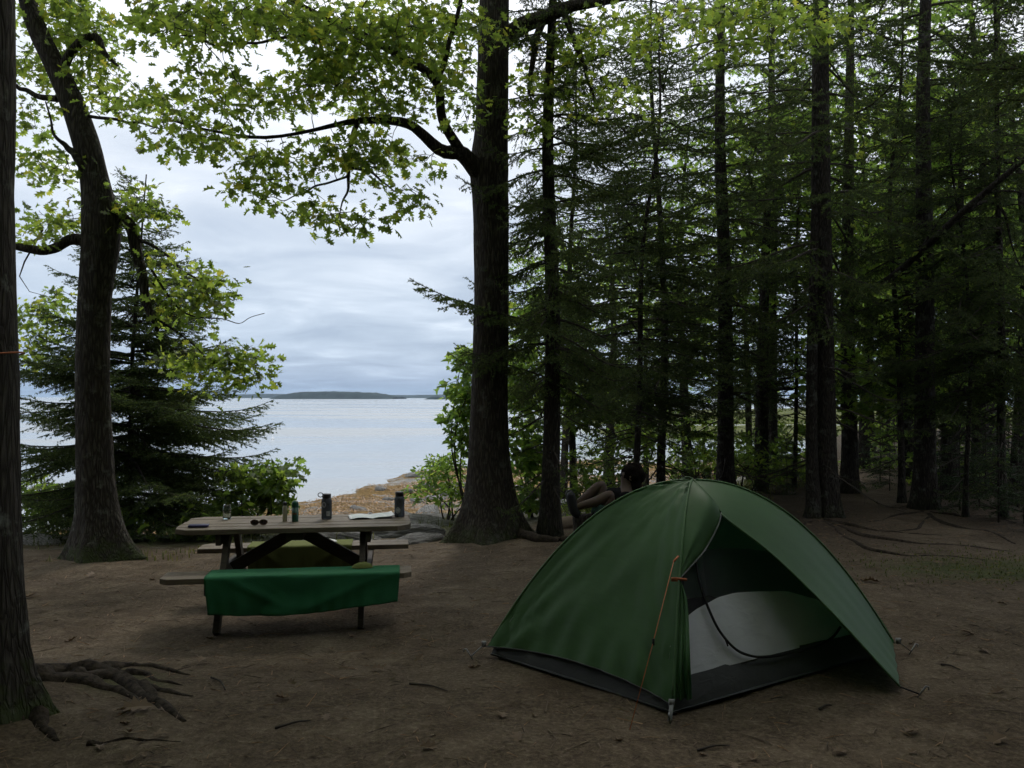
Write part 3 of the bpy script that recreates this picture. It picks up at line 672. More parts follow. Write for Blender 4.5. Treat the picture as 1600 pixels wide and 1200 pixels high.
oak_cl = [
    # the canopy along the top, thinning to the left
    (700, 40, 70, 50, 10, 1.2, 1.1), (610, 35, 70, 50, 9.6, 1.2, 1.35), (520, 40, 70, 50, 9.2, 1.0, 1.4), (440, 25, 60, 34, 8.8, 1.0, 1.6), (350, 22, 70, 30, 8.4, 0.8, 1.6), (265, 22, 60, 28, 8.2, 0.8, 1.4),
    (300, 60, 60, 26, 8.2, 0.8, 0.8), (240, 45, 40, 30, 8.2, 0.6, 0.7), (560, 100, 90, 40, 9.4, 1.0, 1.2), (660, 110, 60, 50, 10, 1.0, 1.1), (725, 130, 26, 70, 10.6, 0.8, 0.9),
    (600, 160, 80, 30, 9.8, 0.8, 1.0), (500, 130, 60, 36, 9.2, 0.8, 1.2), (430, 160, 50, 28, 9.0, 0.7, 0.9), (355, 150, 60, 34, 8.8, 0.7, 0.8), (330, 110, 50, 28, 8.6, 0.7, 0.7), (270, 150, 60, 34, 8.6, 0.7, 0.75),
    (250, 210, 50, 26, 8.6, 0.5, 0.6), (310, 215, 50, 34, 8.8, 0.6, 0.85), (380, 230, 45, 28, 8.9, 0.6, 0.9), (440, 250, 50, 24, 9.0, 0.6, 1.0), (520, 240, 60, 34, 9.3, 0.6, 1.0), (590, 235, 50, 34, 9.6, 0.6, 1.0), (655, 250, 36, 26, 10.2, 0.6, 0.8),
    (380, 285, 44, 24, 8.9, 0.5, 0.85), (435, 300, 45, 26, 9.0, 0.5, 0.9), (490, 320, 34, 22, 9.1, 0.4, 0.7), (520, 350, 34, 20, 9.2, 0.4, 0.9), (560, 335, 34, 14, 9.2, 0.4, 0.5), (630, 300, 38, 18, 9.5, 0.4, 0.6), (600, 280, 36, 16, 9.4, 0.4, 0.5), (655, 320, 16, 8, 9.5, 0.3, 0.5),
    (210, 130, 30, 24, 8.4, 0.5, 0.5), (345, 205, 30, 20, 8.8, 0.4, 0.6),
    # right of the trunk
    (815, 40, 26, 34, 10.8, 0.6, 0.6), (835, 130, 34, 50, 10.6, 0.6, 0.7), (905, 70, 46, 40, 10.4, 0.7, 0.8), (960, 30, 50, 26, 10, 0.7, 0.8), (930, 150, 50, 34, 10.4, 0.7, 0.7), (1010, 60, 50, 26, 9.8, 0.8, 0.7), (985, 150, 40, 24, 10.2, 0.8, 0.6), (830, 210, 24, 40, 10.6, 0.5, 0.6),
    (1080, 20, 70, 34, 10.2, 0.8, 0.8), (1180, 20, 70, 40, 10.0, 0.8, 0.9), (1270, 30, 55, 36, 9.8, 0.7, 0.8), (1170, 75, 60, 26, 10.0, 0.6, 0.7), (1110, 80, 40, 22, 10.2, 0.6, 0.5), (1330, 20, 40, 26, 10.0, 0.6, 0.5),
    # high crown above the picture, shading the camp
    (760, -120, 220, 90, 10.5, 2.5, 0.5), (480, -160, 240, 110, 9.0, 2.0, 0.5), (1050, -220, 260, 130, 8.6, 2.0, 0.5), (760, -420, 380, 180, 9.0, 3.0, 0.35), (500, -620, 360, 200, 7.0, 2.5, 0.35), (1000, -620, 380, 220, 6.5, 2.5, 0.35),
]
oak = broadleaf('oak_tree', 'massive straight oak trunk rising past the shore, leafy limb reaching over the bay', ob, oak_trunk, oak_limbs, oak_cl, 5, cover=0.84)
# loose leaves hanging at the fringe of the limb, big enough to pick out one by one
rngl = np.random.default_rng(55); lm = MB(); lm.add(LEAF['oak'][0], T=LEAF['oak'][1]); lme = lm.mesh('oak leaf blade', False); lme.materials.append(M['oak_leaf'])
fringe = [(520, 368, 9.2), (540, 360, 9.2), (505, 356, 9.2), (556, 345, 9.2), (575, 342, 9.2), (640, 312, 9.5), (655, 300, 9.5), (668, 268, 10), (400, 322, 8.9), (425, 330, 9.0), (450, 325, 9.0), (362, 300, 8.9), (340, 245, 8.8), (290, 240, 8.7), (232, 232, 8.6), (222, 205, 8.6), (475, 338, 9.1), (612, 318, 9.4), (690, 262, 10.2), (210, 60, 8.2), (215, 30, 8.2), (602, 345, 9.3)]
for k, (px, py, d) in enumerate(fringe):
    for j in range(4):
        p = at(px + rngl.normal(0, 9), py + rngl.normal(0, 7), d + rngl.normal(0, 0.1)) - ob
        s = 0.125 * rngl.uniform(0.75, 1.15)
        share('leaf', lme, oak, None, tuple(p), (rngl.normal(-0.6, 0.5), rngl.normal(0, 0.5), rngl.uniform(0, 6.28)), (s, s, s))

# ------------------------------------------------------------------ crooked oak by the shore, left
LD = 9.8
lb = at(160, 868, LD); lb[2] = gz(lb[0], lb[1]) - 0.05
l_trunk = [[lb[0], LD, lb[2], 0.34]] + tr([(155, 825, LD, 0.242), (150, 760, LD, 0.200), (146, 660, LD, 0.183), (145, 560, LD, 0.174), (148, 470, LD, 0.174), (155, 400, LD, 0.191), (158, 350, LD, 0.200), (148, 280, LD, 0.148), (132, 215, LD, 0.137), (108, 150, LD, 0.122), (82, 95, LD, 0.107), (56, 40, LD, 0.100), (40, -20, LD, 0.089), (20, -200, 9.6, 0.067), (60, -420, 9.2, 0.037), (90, -560, 9, 0.015)])
l_limbs = [
    [(98, 122, LD, 0.06), (103, 98, LD - .05, 0.055), (122, 66, LD - .1, 0.05), (146, 60, LD - .1, 0.045), (162, 78, LD - .1, 0.035), (182, 104, LD - .1, 0.012)],
    [(140, 378, LD, 0.075), (110, 375, LD, 0.062), (80, 388, LD, 0.055), (50, 392, LD, 0.05), (-20, 372, LD, 0.03)],
    [(170, 318, LD, 0.085), (190, 340, LD, 0.075), (207, 358, LD, 0.072), (214, 400, LD, 0.062), (224, 440, LD, 0.055), (236, 488, LD, 0.04), (246, 520, LD, 0.02)],
    [(130, 262, LD - .1, 0.05), (116, 240, LD - .15, 0.045), (100, 226, LD - .2, 0.03), (88, 212, LD - .2, 0.016), (70, 160, LD - .2, 0.008)],
    [(90, 155, LD, 0.04), (58, 150, LD, 0.03), (28, 135, LD, 0.022), (0, 140, LD, 0.015)],
    [(210, 372, LD, 0.022), (245, 388, LD, 0.017), (290, 425, LD, 0.013), (330, 470, LD, 0.007)],
    [(236, 420, LD, 0.015), (262, 460, LD, 0.012), (290, 490, LD, 0.010), (340, 500, LD, 0.007), (380, 502, LD, 0.004), (410, 490, LD, 0.002)],
    [(240, 495, LD, 0.014), (285, 525, LD, 0.011), (330, 560, LD, 0.008), (385, 575, LD, 0.004)],
    [(130, 180, LD, 0.02), (200, 190, LD - .3, 0.015), (250, 200, LD - .6, 0.008)],
    [(40, -20, LD, 0.06), (120, -100, 9.2, 0.04), (240, -160, 8.6, 0.015)],
]
l_cl = [
    (95, 30, 66, 46, 10.2, 0.6, 1.1), (60, 100, 40, 40, 10.4, 0.5, 0.9), (140, 70, 40, 50, 10.2, 0.5, 0.9), (150, 120, 40, 34, 10.0, 0.5, 0.8), (190, 165, 50, 26, 9.6, 0.5, 0.7), (60, 160, 34, 20, 10, 0.4, 0.4), (45, 195, 26, 16, 10, 0.4, 0.7), (55, 255, 34, 22, 10, 0.4, 0.8), (95, 275, 34, 18, 10, 0.4, 0.8), (115, 235, 20, 14, 9.7, 0.3, 0.5),
    (75, 335, 45, 20, 10, 0.4, 0.8), (110, 350, 24, 20, 10, 0.3, 0.9), (215, 290, 24, 12, 9.8, 0.3, 0.7), (230, 325, 32, 24, 9.8, 0.4, 1.1), (205, 335, 20, 20, 9.8, 0.3, 1.0), (60, 370, 34, 16, 10, 0.4, 0.7),
    (260, 405, 30, 20, 9.8, 0.4, 1.0), (310, 440, 50, 28, 9.8, 0.4, 1.2), (280, 470, 40, 28, 9.9, 0.4, 1.0), (335, 465, 30, 14, 9.8, 0.3, 1.0), (300, 500, 34, 14, 9.8, 0.3, 0.7),
    (340, 560, 50, 22, 9.8, 0.4, 1.1), (385, 575, 34, 28, 9.8, 0.3, 1.2), (330, 595, 44, 16, 9.9, 0.4, 0.9), (290, 560, 34, 22, 10, 0.4, 0.8), (395, 548, 20, 12, 9.8, 0.3, 0.9),
    (70, 500, 40, 40, 12.5, 0.5, 0.8), (60, 560, 34, 20, 12.5, 0.5, 0.8), (90, 460, 30, 18, 12.0, 0.4, 0.6),
    (120, -120, 200, 90, 9.2, 1.5, 0.5), (60, -380, 300, 150, 8.0, 2.0, 0.4),
]
broadleaf('oak_tree', 'crooked oak leaning left at the shore edge, its bare snag bent like a hook', lb, l_trunk, l_limbs, l_cl, 9, barkm='grey_bark', cover=1.05)

# ------------------------------------------------------------------ near trunk cut by the left edge
nb_ = np.array([-2.795, 4.45, 0.0]); nb_[2] = gz(nb_[0], nb_[1]) - 0.08
n_trunk = [[nb_[0], nb_[1], nb_[2], 0.27], [nb_[0], nb_[1], nb_[2] + 0.35, 0.235], [nb_[0] - 0.01, nb_[1], nb_[2] + 1.0, 0.222], [nb_[0] - 0.015, nb_[1], nb_[2] + 1.8, 0.215], [nb_[0] - 0.03, nb_[1], nb_[2] + 2.6, 0.205], [nb_[0] - 0.03, nb_[1], nb_[2] + 4.0, 0.20], [nb_[0] - 0.1, nb_[1], nb_[2] + 8.0, 0.14], [nb_[0], nb_[1], nb_[2] + 11.0, 0.04]]
n_limbs = [[(-30, -900, 4.4, 0.07), (260, -1150, 4.0, 0.05), (700, -1400, 3.6, 0.02)], [(-20, -1100, 4.5, 0.06), (-300, -1350, 4.0, 0.04), (-700, -1500, 3.0, 0.02)], [(-20, -1000, 4.5, 0.06), (150, -1000, 5.4, 0.04), (350, -1050, 6.2, 0.02)]]
n_cl = [(300, -1250, 500, 260, 4.6, 1.6, 0.65), (-350, -1300, 450, 260, 4.2, 1.5, 0.6), (800, -1500, 420, 240, 4.0, 1.5, 0.5)]
near = broadleaf('oak_tree', 'dark furrowed trunk cut by the left edge, mossy roots at its foot', nb_, n_trunk, n_limbs, n_cl, 13, barkm='grey_bark', flare=0.35, nl=4)

# ------------------------------------------------------------------ shore bushes and leafy trees of the wood
def bush(name, label, px, py, d, cl, seed, kind='maple', size=0.11, cover=1.0, leafm='bush_leaf', stems=5, group=None, cat='bush', per=9, spread=0.2):
    rng = np.random.default_rng(seed); b = at(px, py, d); b[2] = gz(b[0], b[1]) - 0.03
    root = empty(name, tuple(b)); tg = clusters(cl, rng, cover); c = tg.mean(0); sk = []
    for k in range(stems):
        e = tg[rng.integers(len(tg))]; m = (b + e) / 2 + rng.normal(0, 0.12, 3); P = smooth_path([b + rng.normal(0, 0.04, 3) * [1, 1, 0], m, e], 14)
        MB().tube(P - b, np.linspace(0.02, 0.005, 14), 6).build('stem', M['twig'], root); sk.append(P)
    tw = MB()
    for P, r in grow(sk, tg, rng): tw.tube(P - b, np.linspace(r, 0.002, len(P)), 4, cap=False)
    if tw.n: tw.build('twigs', M['twig'], root, kind='stuff')
    lv = MB(); sprays(lv, tg - b, rng, kind, size, per, spread); lv.build('foliage', M[leafm], root, smooth=False, kind='stuff')
    tag(root, label, cat, group); return root
bush('oak_bush', 'bright green oak scrub beyond the left end of the picnic table', 390, 850, 12.5, [(395, 755, 50, 30, 12.5, 0.5, 1.2), (430, 745, 34, 30, 12.5, 0.4, 1.2), (350, 790, 60, 24, 12.3, 0.5, 0.9), (415, 785, 40, 20, 12.5, 0.4, 1.0), (320, 820, 60, 26, 12.0, 0.5, 0.7)], 31, 'oak', 0.135)
bush('oak_bush', 'sparse scrub under the bushy spruce beside the crooked oak', 85, 862, 12.5, [(80, 790, 46, 30, 12.6, 0.5, 0.7), (50, 760, 30, 24, 12.8, 0.4, 0.6), (120, 815, 34, 18, 12.4, 0.4, 0.6), (230, 815, 60, 20, 12.0, 0.5, 0.5)], 32, 'oak', 0.13)
bush('shore_bush', 'pale leafy shrub at the foot of the big oak on the shore side', 700, 800, 14.5, [(690, 740, 46, 34, 14.5, 0.5, 1.1), (660, 765, 26, 18, 14.2, 0.4, 0.8), (715, 775, 30, 24, 14.3, 0.4, 0.9), (705, 722, 34, 16, 14.5, 0.4, 1.0)], 33, 'plain', 0.10, leafm='maple_leaf')
bush('leafy_sapling', 'leafy sapling showing behind the left flank of the big oak', 735, 800, 14.0, [(722, 560, 20, 22, 14, 0.3, 1.2), (720, 610, 24, 20, 14, 0.3, 1.1), (715, 660, 20, 26, 14, 0.3, 1.0), (735, 690, 26, 20, 14, 0.3, 1.0), (740, 630, 30, 70, 14.2, 0.4, 0.8)], 34, 'maple', 0.12, leafm='maple_leaf', cat='sapling')
bush('shore_bush', 'tangle of pale leaves between the big oak and the slim spruce', 830, 820, 14.0, [(820, 700, 34, 60, 14, 0.5, 0.9), (815, 600, 34, 60, 14.5, 0.5, 0.8), (825, 500, 40, 40, 15, 0.5, 0.6), (830, 770, 34, 30, 13.5, 0.4, 0.8), (895, 480, 30, 50, 15.5, 0.5, 0.8), (890, 570, 26, 50, 15, 0.5, 0.7), (915, 640, 40, 40, 15, 0.5, 0.8)], 35, 'maple', 0.125, leafm='maple_leaf')
bush('shore_bush', 'dark green bush behind the reclining person', 930, 800, 13.5, [(930, 730, 50, 40, 13.5, 0.6, 1.0), (890, 770, 34, 30, 13.2, 0.4, 0.9), (985, 700, 50, 36, 14, 0.6, 0.9), (900, 800, 30, 16, 12.5, 0.3, 0.9), (1000, 660, 40, 40, 15, 0.5, 0.6), (960, 770, 50, 24, 13, 0.4, 0.8)], 36, 'plain', 0.10)

under = [(1090, 745, 16.5, 'left of the tall spruce behind the tent'), (1160, 750, 16.0, 'right of the tall spruce behind the tent'), (1235, 752, 17.0, 'before the pole-thin spruce'), (1120, 735, 21, 'far back by the cove water'), (1200, 735, 21, 'far back behind the middle spruce'), (1380, 745, 20, 'where the path goes out of sight'), (1480, 765, 16, 'behind the thick trunk'), (1570, 775, 15, 'low at the right margin')]
for k, (px, py, d, lb_) in enumerate(under):
    bush('understorey_shrub', 'dim leafy shrub ' + lb_, px, py, d, [(px, py - 40, 46, 34, d, 0.7, 0.6), (px - 30, py - 15, 36, 20, d, 0.6, 0.6), (px + 34, py - 20, 36, 24, d, 0.6, 0.6), (px + 10, py - 75, 30, 22, d, 0.5, 0.45)], 300 + k, 'plain' if k % 2 else 'maple', 0.11, 0.6, 'bush_leaf', 4, 'dim shrubs under the wood', 'shrub')
def wood_tree_mesh(key, h, seed, n, rad, zc0, kind='maple', size=0.13, leafm='maple_leaf', layers=True):
    """wood and leaves of a forest broadleaf standing at the origin"""
    rng = np.random.default_rng(seed); wood = MB(); sk = []
    u = np.linspace(0, 1, 24); P = np.stack([0.35 * np.sin(u * 3 + seed), 0.25 * np.sin(u * 4 + seed * 2), h * u], 1); P[:, :2] *= u[:, None]
    wood.tube(P, 0.14 * (1 - 0.9 * u) + 0.008, 10, rough=0.08, seed=seed); sk.append(P[int(24 * zc0 / h):])
    for k in range(11):
        z = zc0 + (h - zc0) * rng.uniform(0, 0.9); i = min(22, int(z / h * 23)); a = P[i]; az = rng.uniform(0, 6.28); L = rad * rng.uniform(0.6, 1.0) * (1 - 0.5 * (z - zc0) / (h - zc0))
        e = a + np.array([math.cos(az) * L, math.sin(az) * L, L * rng.uniform(0.1, 0.6)]); B = smooth_path([a, (a + e) / 2 + rng.normal(0, 0.15, 3), e], 14)
        wood.tube(B, np.linspace(0.045, 0.01, 14), 6); sk.append(B)
    tg = []
    ends = [s[-1] for s in sk] + [s[len(s) // 2] for s in sk]
    for k in range(n):
        c = ends[rng.integers(len(ends))]; tg.append(c + rng.normal(0, 1, 3) * [0.55, 0.55, 0.28] * (rad / 2.2))
    tg = np.array(tg); tg = tg[tg[:, 2] > zc0 * 0.7]
    for Q, r in grow(sk, tg, rng): wood.tube(Q, np.linspace(r, 0.0025, len(Q)), 3, cap=False)
    lv = MB(); sprays(lv, tg, rng, kind, size, 9, 0.26)
    a = wood.mesh('wood ' + key); a.materials.append(M['spruce_bark']); b = lv.mesh('leaves ' + key, False); b.materials.append(M[leafm]); return a, b
WT = {'a': wood_tree_mesh('a', 9.5, 41, 520, 2.6, 2.2), 'b': wood_tree_mesh('b', 8.0, 42, 480, 2.4, 1.6, 'plain', 0.12), 'c': wood_tree_mesh('c', 6.0, 43, 360, 2.0, 1.0)}
wl_ = [(1075, 750, 19.5, 'a', 'leaning trunk left of the tall spruce behind the tent peak'), (950, 740, 22, 'b', 'behind the thin leaning spruce'), (1360, 730, 25, 'c', 'where the path bends out of sight'), (1400, 725, 28, 'a', 'beyond the bend of the path'), (1480, 745, 19, 'b', 'between the thick trunk and the right margin'), (1560, 745, 20, 'a', 'crowding the right margin'), (1500, 730, 27, 'a', 'high behind the whip-thin spruce'), (1640, 730, 25, 'b', 'at the far right of the wood'), (880, 735, 26, 'a', 'behind the slim spruce at the shore'), (1485, 790, 14.2, 'c', 'shading the saplings right of the thick trunk'), (1590, 790, 13.2, 'b', 'with low leafy boughs at the right margin'), (1350, 745, 20, 'a', 'arching over the path'), (1425, 760, 17, 'b', 'over the far side of the path'), (1190, 750, 16.5, 'a', 'mingling with the middle spruces behind the tent'), (1530, 770, 15.5, 'a', 'standing tall between the right margin trunks')]
for k, (px, py, d, key, lb_) in enumerate(wl_):
    p = at(px, py, d); root = empty('broadleaf_tree', (p[0], p[1], gz(p[0], p[1]) - 0.05), k * 2.1)
    share('trunk', WT[key][0], root); share('crown', WT[key][1], root, 'stuff'); s = 0.9 + 0.25 * ((k * 7) % 5) / 4; root.scale = (s, s, s)
    tag(root, 'light green broadleaf tree ' + lb_, 'tree', 'light green trees behind the spruces')
# trees across the cove
rngf = np.random.default_rng(61)
for k in range(26):
    x = 14 + k * 4.2 + rngf.uniform(-1, 1); y = 138 + rngf.uniform(0, 20); key = ['a', 'b', 'c'][k % 3]; s = rngf.uniform(1.0, 1.6)
    root = empty('shore_tree', (x, y, SEA_Z + 0.9), k * 1.7); share('trunk', WT[key][0], root); share('crown', WT[key][1], root, 'stuff'); root.scale = (s, s, s * 0.9)
    tag(root, 'round green tree on the far shore of the cove', 'tree', 'trees on the far shore of the cove')
low = [(1120, 752, 17.5, 0.7), (1270, 752, 17.5, 0.7), (1390, 770, 15.5, 0.7), (1420, 762, 17.5, 0.9), (1530, 800, 12.8, 0.7), (1470, 790, 13.6, 0.8), (1600, 830, 11.2, 0.8), (1575, 770, 15.5, 1.1), (1455, 765, 16, 1.0), (1220, 755, 17, 0.7)]
for k, (px, py, d, s) in enumerate(low):
    p = at(px, py, d); root = empty('spruce_sapling', (p[0], p[1], gz(p[0], p[1]) - 0.02), px * 0.71)
    MB().tube([(0, 0, 0), (0.01, 0, 0.7), (0, 0, 1.5)], [0.014, 0.01, 0.003], 6).build('trunk', M['twig'], root)
    share('branches', SP['sapling'][0], root, 'stuff'); share('crown', SP['sapling'][1], root, 'stuff')
    root.scale = (s, s, s); tag(root, 'small dim spruce seedling in the shade of the wood', 'sapling', 'dim seedlings under the wood')
# unseen trees of the wood beside and behind the viewer, added for shade
rngb = np.random.default_rng(62)
for k in range(20):
    a = R([100 + k * 17.5, 95 + (k - 10) * 18.5, 90 + (k - 20) * 16.0][min(2, k // 10)]); rr = 6.2 + 3.0 * min(2, k // 10) + rngb.uniform(-0.6, 1.4)
    x, y = rr * math.sin(a), rr * math.cos(a) + 1.0
    root = empty('broadleaf_tree' if k % 2 else 'spruce_tree', (x, y, gz(x, y) - 0.05), k * 1.3)
    if k % 2: share('trunk', WT['a'][0], root); share('crown', WT['a'][1], root, 'stuff'); root.scale = (1.25, 1.25, 1.1)
    else:
        MB().tube([(0, 0, 0), (0, 0, 6), (0, 0, 12.5)], [0.16, 0.1, 0.02], 10).build('trunk', M['spruce_bark'], root)
        share('branches', SP['tall_a'][0], root, 'stuff'); share('crown', SP['tall_a'][1], root, 'stuff')
    tag(root, 'unseen tree of the surrounding wood, added to shade the camp', 'tree', 'surrounding wood')


around = [(x, y) for k in range(22) for x, y in [((6.5 + 4.0 * (k % 2)) * math.sin(R(100 + k * 7.6)), (6.5 + 4.0 * (k % 2)) * math.cos(R(100 + k * 7.6)) + 0.5)]]
around += [(7.6, 0.5), (8.6, 2.4), (7.8, 4.2), (-6.4, 0.4), (-7.4, 2.4), (-6.8, 4.4), (-8.6, 5.8), (-10.0, 3.4)]  # unseen bushy spruces, added to block low sky light from behind
for k, (x, y) in enumerate(around):
    s = rngb.uniform(0.9, 1.4)
    root = empty('spruce_tree', (x, y, gz(x, y) - 0.05), k * 1.1); MB().tube([(0, 0, 0), (0, 0, 2.5), (0, 0, 5.4)], [0.07, 0.05, 0.01], 8).build('trunk', M['spruce_bark'], root)
    share('branches', SP['shore'][0], root, 'stuff'); share('crown', SP['shore'][1], root, 'stuff'); root.scale = (s, s, s * 1.15); tag(root, 'unseen tree of the surrounding wood, added to shade the camp', 'tree', 'surrounding wood')
for k, (x, y, s, h) in enumerate([(5.8, 1.0, 1.4, 1.6), (-5.6, 0.4, 1.4, 1.6), (0.4, -4.4, 1.5, 1.5), (3.4, -3.6, 1.5, 1.5), (-3.0, -3.8, 1.5, 1.5), (7.2, -1.5, 1.5, 1.5), (-8.0, 4.0, 1.4, 1.5), (-8.5, -0.5, 1.5, 1.4)]):  # unseen canopy trees, added to darken the camp
    root = empty('broadleaf_tree', (x, y, gz(x, y) - 0.05), k * 1.9 + 0.5); share('trunk', WT['a'][0], root); share('crown', WT['a'][1], root, 'stuff'); root.scale = (s, s, h)
    tag(root, 'unseen tree of the surrounding wood, added to shade the camp', 'tree', 'surrounding wood')

# ------------------------------------------------------------------ tent
def fabric(name, color, trans=0.25, rough=0.5, wr=0.25, wscale=9, tcol=None):
    m, nt, N, out = mat(name)
    v = mapping(N, (1, 1, 1)); n = noise(N, v, 2.2, 4)
    c = ramp(N, n, [(0.3, [x * 0.86 for x in color]), (0.7, [x * 1.12 for x in color])])
    nm = bump(N, noise(N, mapping(N, (1, 1, 2.2)), wscale, 3, 0.5, 0.6), wr, 0.02)
    d = N('ShaderNodeBsdfPrincipled', {'Base Color': c, 'Roughness': rough, 'Specular IOR Level': 0.22, 'Normal': nm})
    t = N('ShaderNodeBsdfTranslucent', {'Color': c4(tcol or color)})
    s = N('ShaderNodeMixShader', {0: trans, 1: d.outputs[0], 2: t.outputs[0]}); nt.links.new(s.outputs[0], out.inputs[0]); return m
M['fly'] = fabric('green rain fly', (0.056, 0.120, 0.046), 0.24, 0.55, 0.12, 7, (0.04, 0.16, 0.06))
M['seam'] = fabric('fly seam tape', (0.085, 0.165, 0.07), 0.15, 0.5, 0.3, 30)
M['tub'] = fabric('grey tent floor', (0.065, 0.066, 0.068), 0.08, 0.45, 0.35, 10)
M['inner'] = fabric('pale grey inner tent', (0.72, 0.73, 0.77), 0.3, 0.55, 0.3, 8, (0.5, 0.5, 0.54))
M['black'] = simple('black webbing', (0.012, 0.012, 0.013), 0.7, 0.3)
M['orange'] = simple('orange cord', (0.30, 0.085, 0.025), 0.6, 0.3)
M['metal'] = simple('dull aluminium', (0.20, 0.20, 0.20), 0.5, 0.4, Metallic=0.6)
M['grey_web'] = simple('grey webbing', (0.20, 0.20, 0.20), 0.8, 0.2)
mm, nt, N, out = mat('dark no-see-um mesh')
d = N('ShaderNodeBsdfPrincipled', {'Base Color': (0.02, 0.02, 0.022, 1), 'Roughness': 0.8}); t = N('ShaderNodeBsdfTransparent')
s_ = N('ShaderNodeMixShader', {0: 0.42, 1: d.outputs[0], 2: t.outputs[0]}); nt.links.new(s_.outputs[0], out.inputs[0]); M['mesh'] = mm

TN, TR, TL = np.array([0.85, 4.52]), np.array([2.55, 5.65]), np.array([-0.17, 5.58])
TC = (TR + TL) / 2; TF = 2 * TC - TN; TH = 1.12
tz0 = gz(TC[0], TC[1])
tent = empty('tent', (TC[0], TC[1], 0)); tag(tent, 'green dome tent with its fly door open beside the picnic table clearing', 'tent')
TO = np.array([TC[0], TC[1], 0.0])
def pole(c, s):
    s = np.asarray(s, float)[..., None]; xy = c + (TC - c) * s
    return np.concatenate([xy, 0.03 + TH * (1 - (1 - s) ** 2.1)], -1)
def panel(c0, c1, s0f, s1=1.0, nu=44, nv=40, inset=0.0, sag=0.035, ripple=0.0, seed=0):
    """taut cloth between two tent poles, s up the pole, t across"""
    t = np.linspace(0, 1, nv)[None, :]; u = np.linspace(0, 1, nu)[:, None]
    S = s0f(t) + (s1 - s0f(t)) * u; T = t + 0 * S
    P = pole(c0, S) * (1 - T[..., None]) + pole(c1, S) * T[..., None]
    out_ = (c0 + c1) / 2 - TC; out_ = np.append(out_ / np.linalg.norm(out_), 0.35)
    f = -sag * np.sin(math.pi * T) * np.sin(math.pi * np.clip(S, 0, 1)) - inset
    if ripple:
        q = np.stack([T * 5, S * 3, T * 0 + seed], -1)
        f = f + ripple * fbm(q * 2.0, 3) * np.sin(math.pi * T) ** 0.5
        f = f + ripple * 0.55 * np.sin(S * 70 + 9 * T) * np.exp(-((S - 0.86) / 0.09) ** 2) * np.exp(-((np.minimum(T, 1 - T)) / 0.22) ** 2)
        f = f + ripple * 0.35 * np.sin(T * 46) * np.exp(-S / 0.08)
        for tc_, sg in ((0.0, 1), (1.0, -1)):      # puckers fanning out of the staked corners
            ang = np.arctan2(np.abs(T - tc_) * 1.4 + 1e-4, S + 0.02); rr_c = np.sqrt((T - tc_) ** 2 * 2 + S ** 2)
            f = f + ripple * 0.45 * np.sin(ang * 17 + seed) * np.exp(-rr_c / 0.30) * np.clip(rr_c / 0.06, 0, 1)
    return P + f[..., None] * out_
hem = lambda t: 0.012 + 0.028 * np.sin(math.pi * t) ** 0.8
for k, (a, b) in enumerate([(TN, TL), (TL, TF), (TF, TR)]):
    G = panel(a, b, hem, ripple=0.042, seed=k); o = MB().grid(G - TO).build('fly_panel', M['fly'], tent)
    MB().tube(G[0] - TO, 0.0045, 6).build('hem_tape', M['tub'], o)
# brow over the door: from the near pole round to the top of the zip
TOP = pole(TN, np.array([1.0]))[0]
E_ = np.array([1.275, 5.20, 0.985]); TT = pole(TN, np.array([0.325]))[0]; V_ = np.array([2.215, 4.86, 0.045])
def poly_at(pts, u): return smooth_path(np.array(pts), 200)[np.clip((np.asarray(u) * 199).astype(int), 0, 199)]
v = np.linspace(0, 1, 48); u = np.linspace(0, 1, 22)[None, :, None]
Lp = pole(TN, 1 - v * (1 - 0.325))
edge1 = poly_at([TOP, (TOP + E_) / 2 + [0, 0, 0.018], E_, E_ * 0.62 + TT * 0.38 + [0.01, 0.0, -0.05], E_ * 0.25 + TT * 0.75 + [0.0, 0.0, -0.03], TT], v)
G = Lp[:, None] * (1 - u) + edge1[:, None] * u
w = (np.sin(math.pi * u) * np.sin(math.pi * v)[:, None, None])
G = G + w * np.array([0.02, -0.05, 0.03]) + (0.010 * np.sin(u * 11 + v[:, None, None] * 5)) * (v[:, None, None] ** 1.5) * np.sin(math.pi * u) * np.array([0.5, -0.8, 0.2])
MB().grid(G - TO).build('door_brow', M['fly'], tent)
brow_edge = edge1[18:]
MB().tube(brow_edge - TO, 0.006, 6).build('zip', M['grey_web'], tent)
# the half of the vestibule that is staked out
Rp = pole(TR, 1 - v * 0.985)
edge2 = poly_at([TOP, (TOP + E_) / 2 + [0, 0, 0.018], E_, E_ * 0.72 + V_ * 0.28 + [0.02, -0.02, 0.035], E_ * 0.4 + V_ * 0.6 + [0.02, -0.02, 0.03], V_], v)
G = edge2[:, None] * (1 - u) + Rp[:, None] * u
G = G + (np.sin(math.pi * u) * np.sin(math.pi * v ** 0.8)[:, None, None]) * np.array([0.02, -0.035, -0.005])
G = G + (0.006 * np.sin(u * 26 + 2)) * (v[:, None, None] ** 4) * np.sin(math.pi * u) * np.array([0.4, -0.9, 0.1])
MB().grid(G - TO).build('vestibule_panel', M['fly'], tent)
MB().tube(edge2[19:] - TO, 0.007, 6).build('storm_flap', M['seam'], tent)
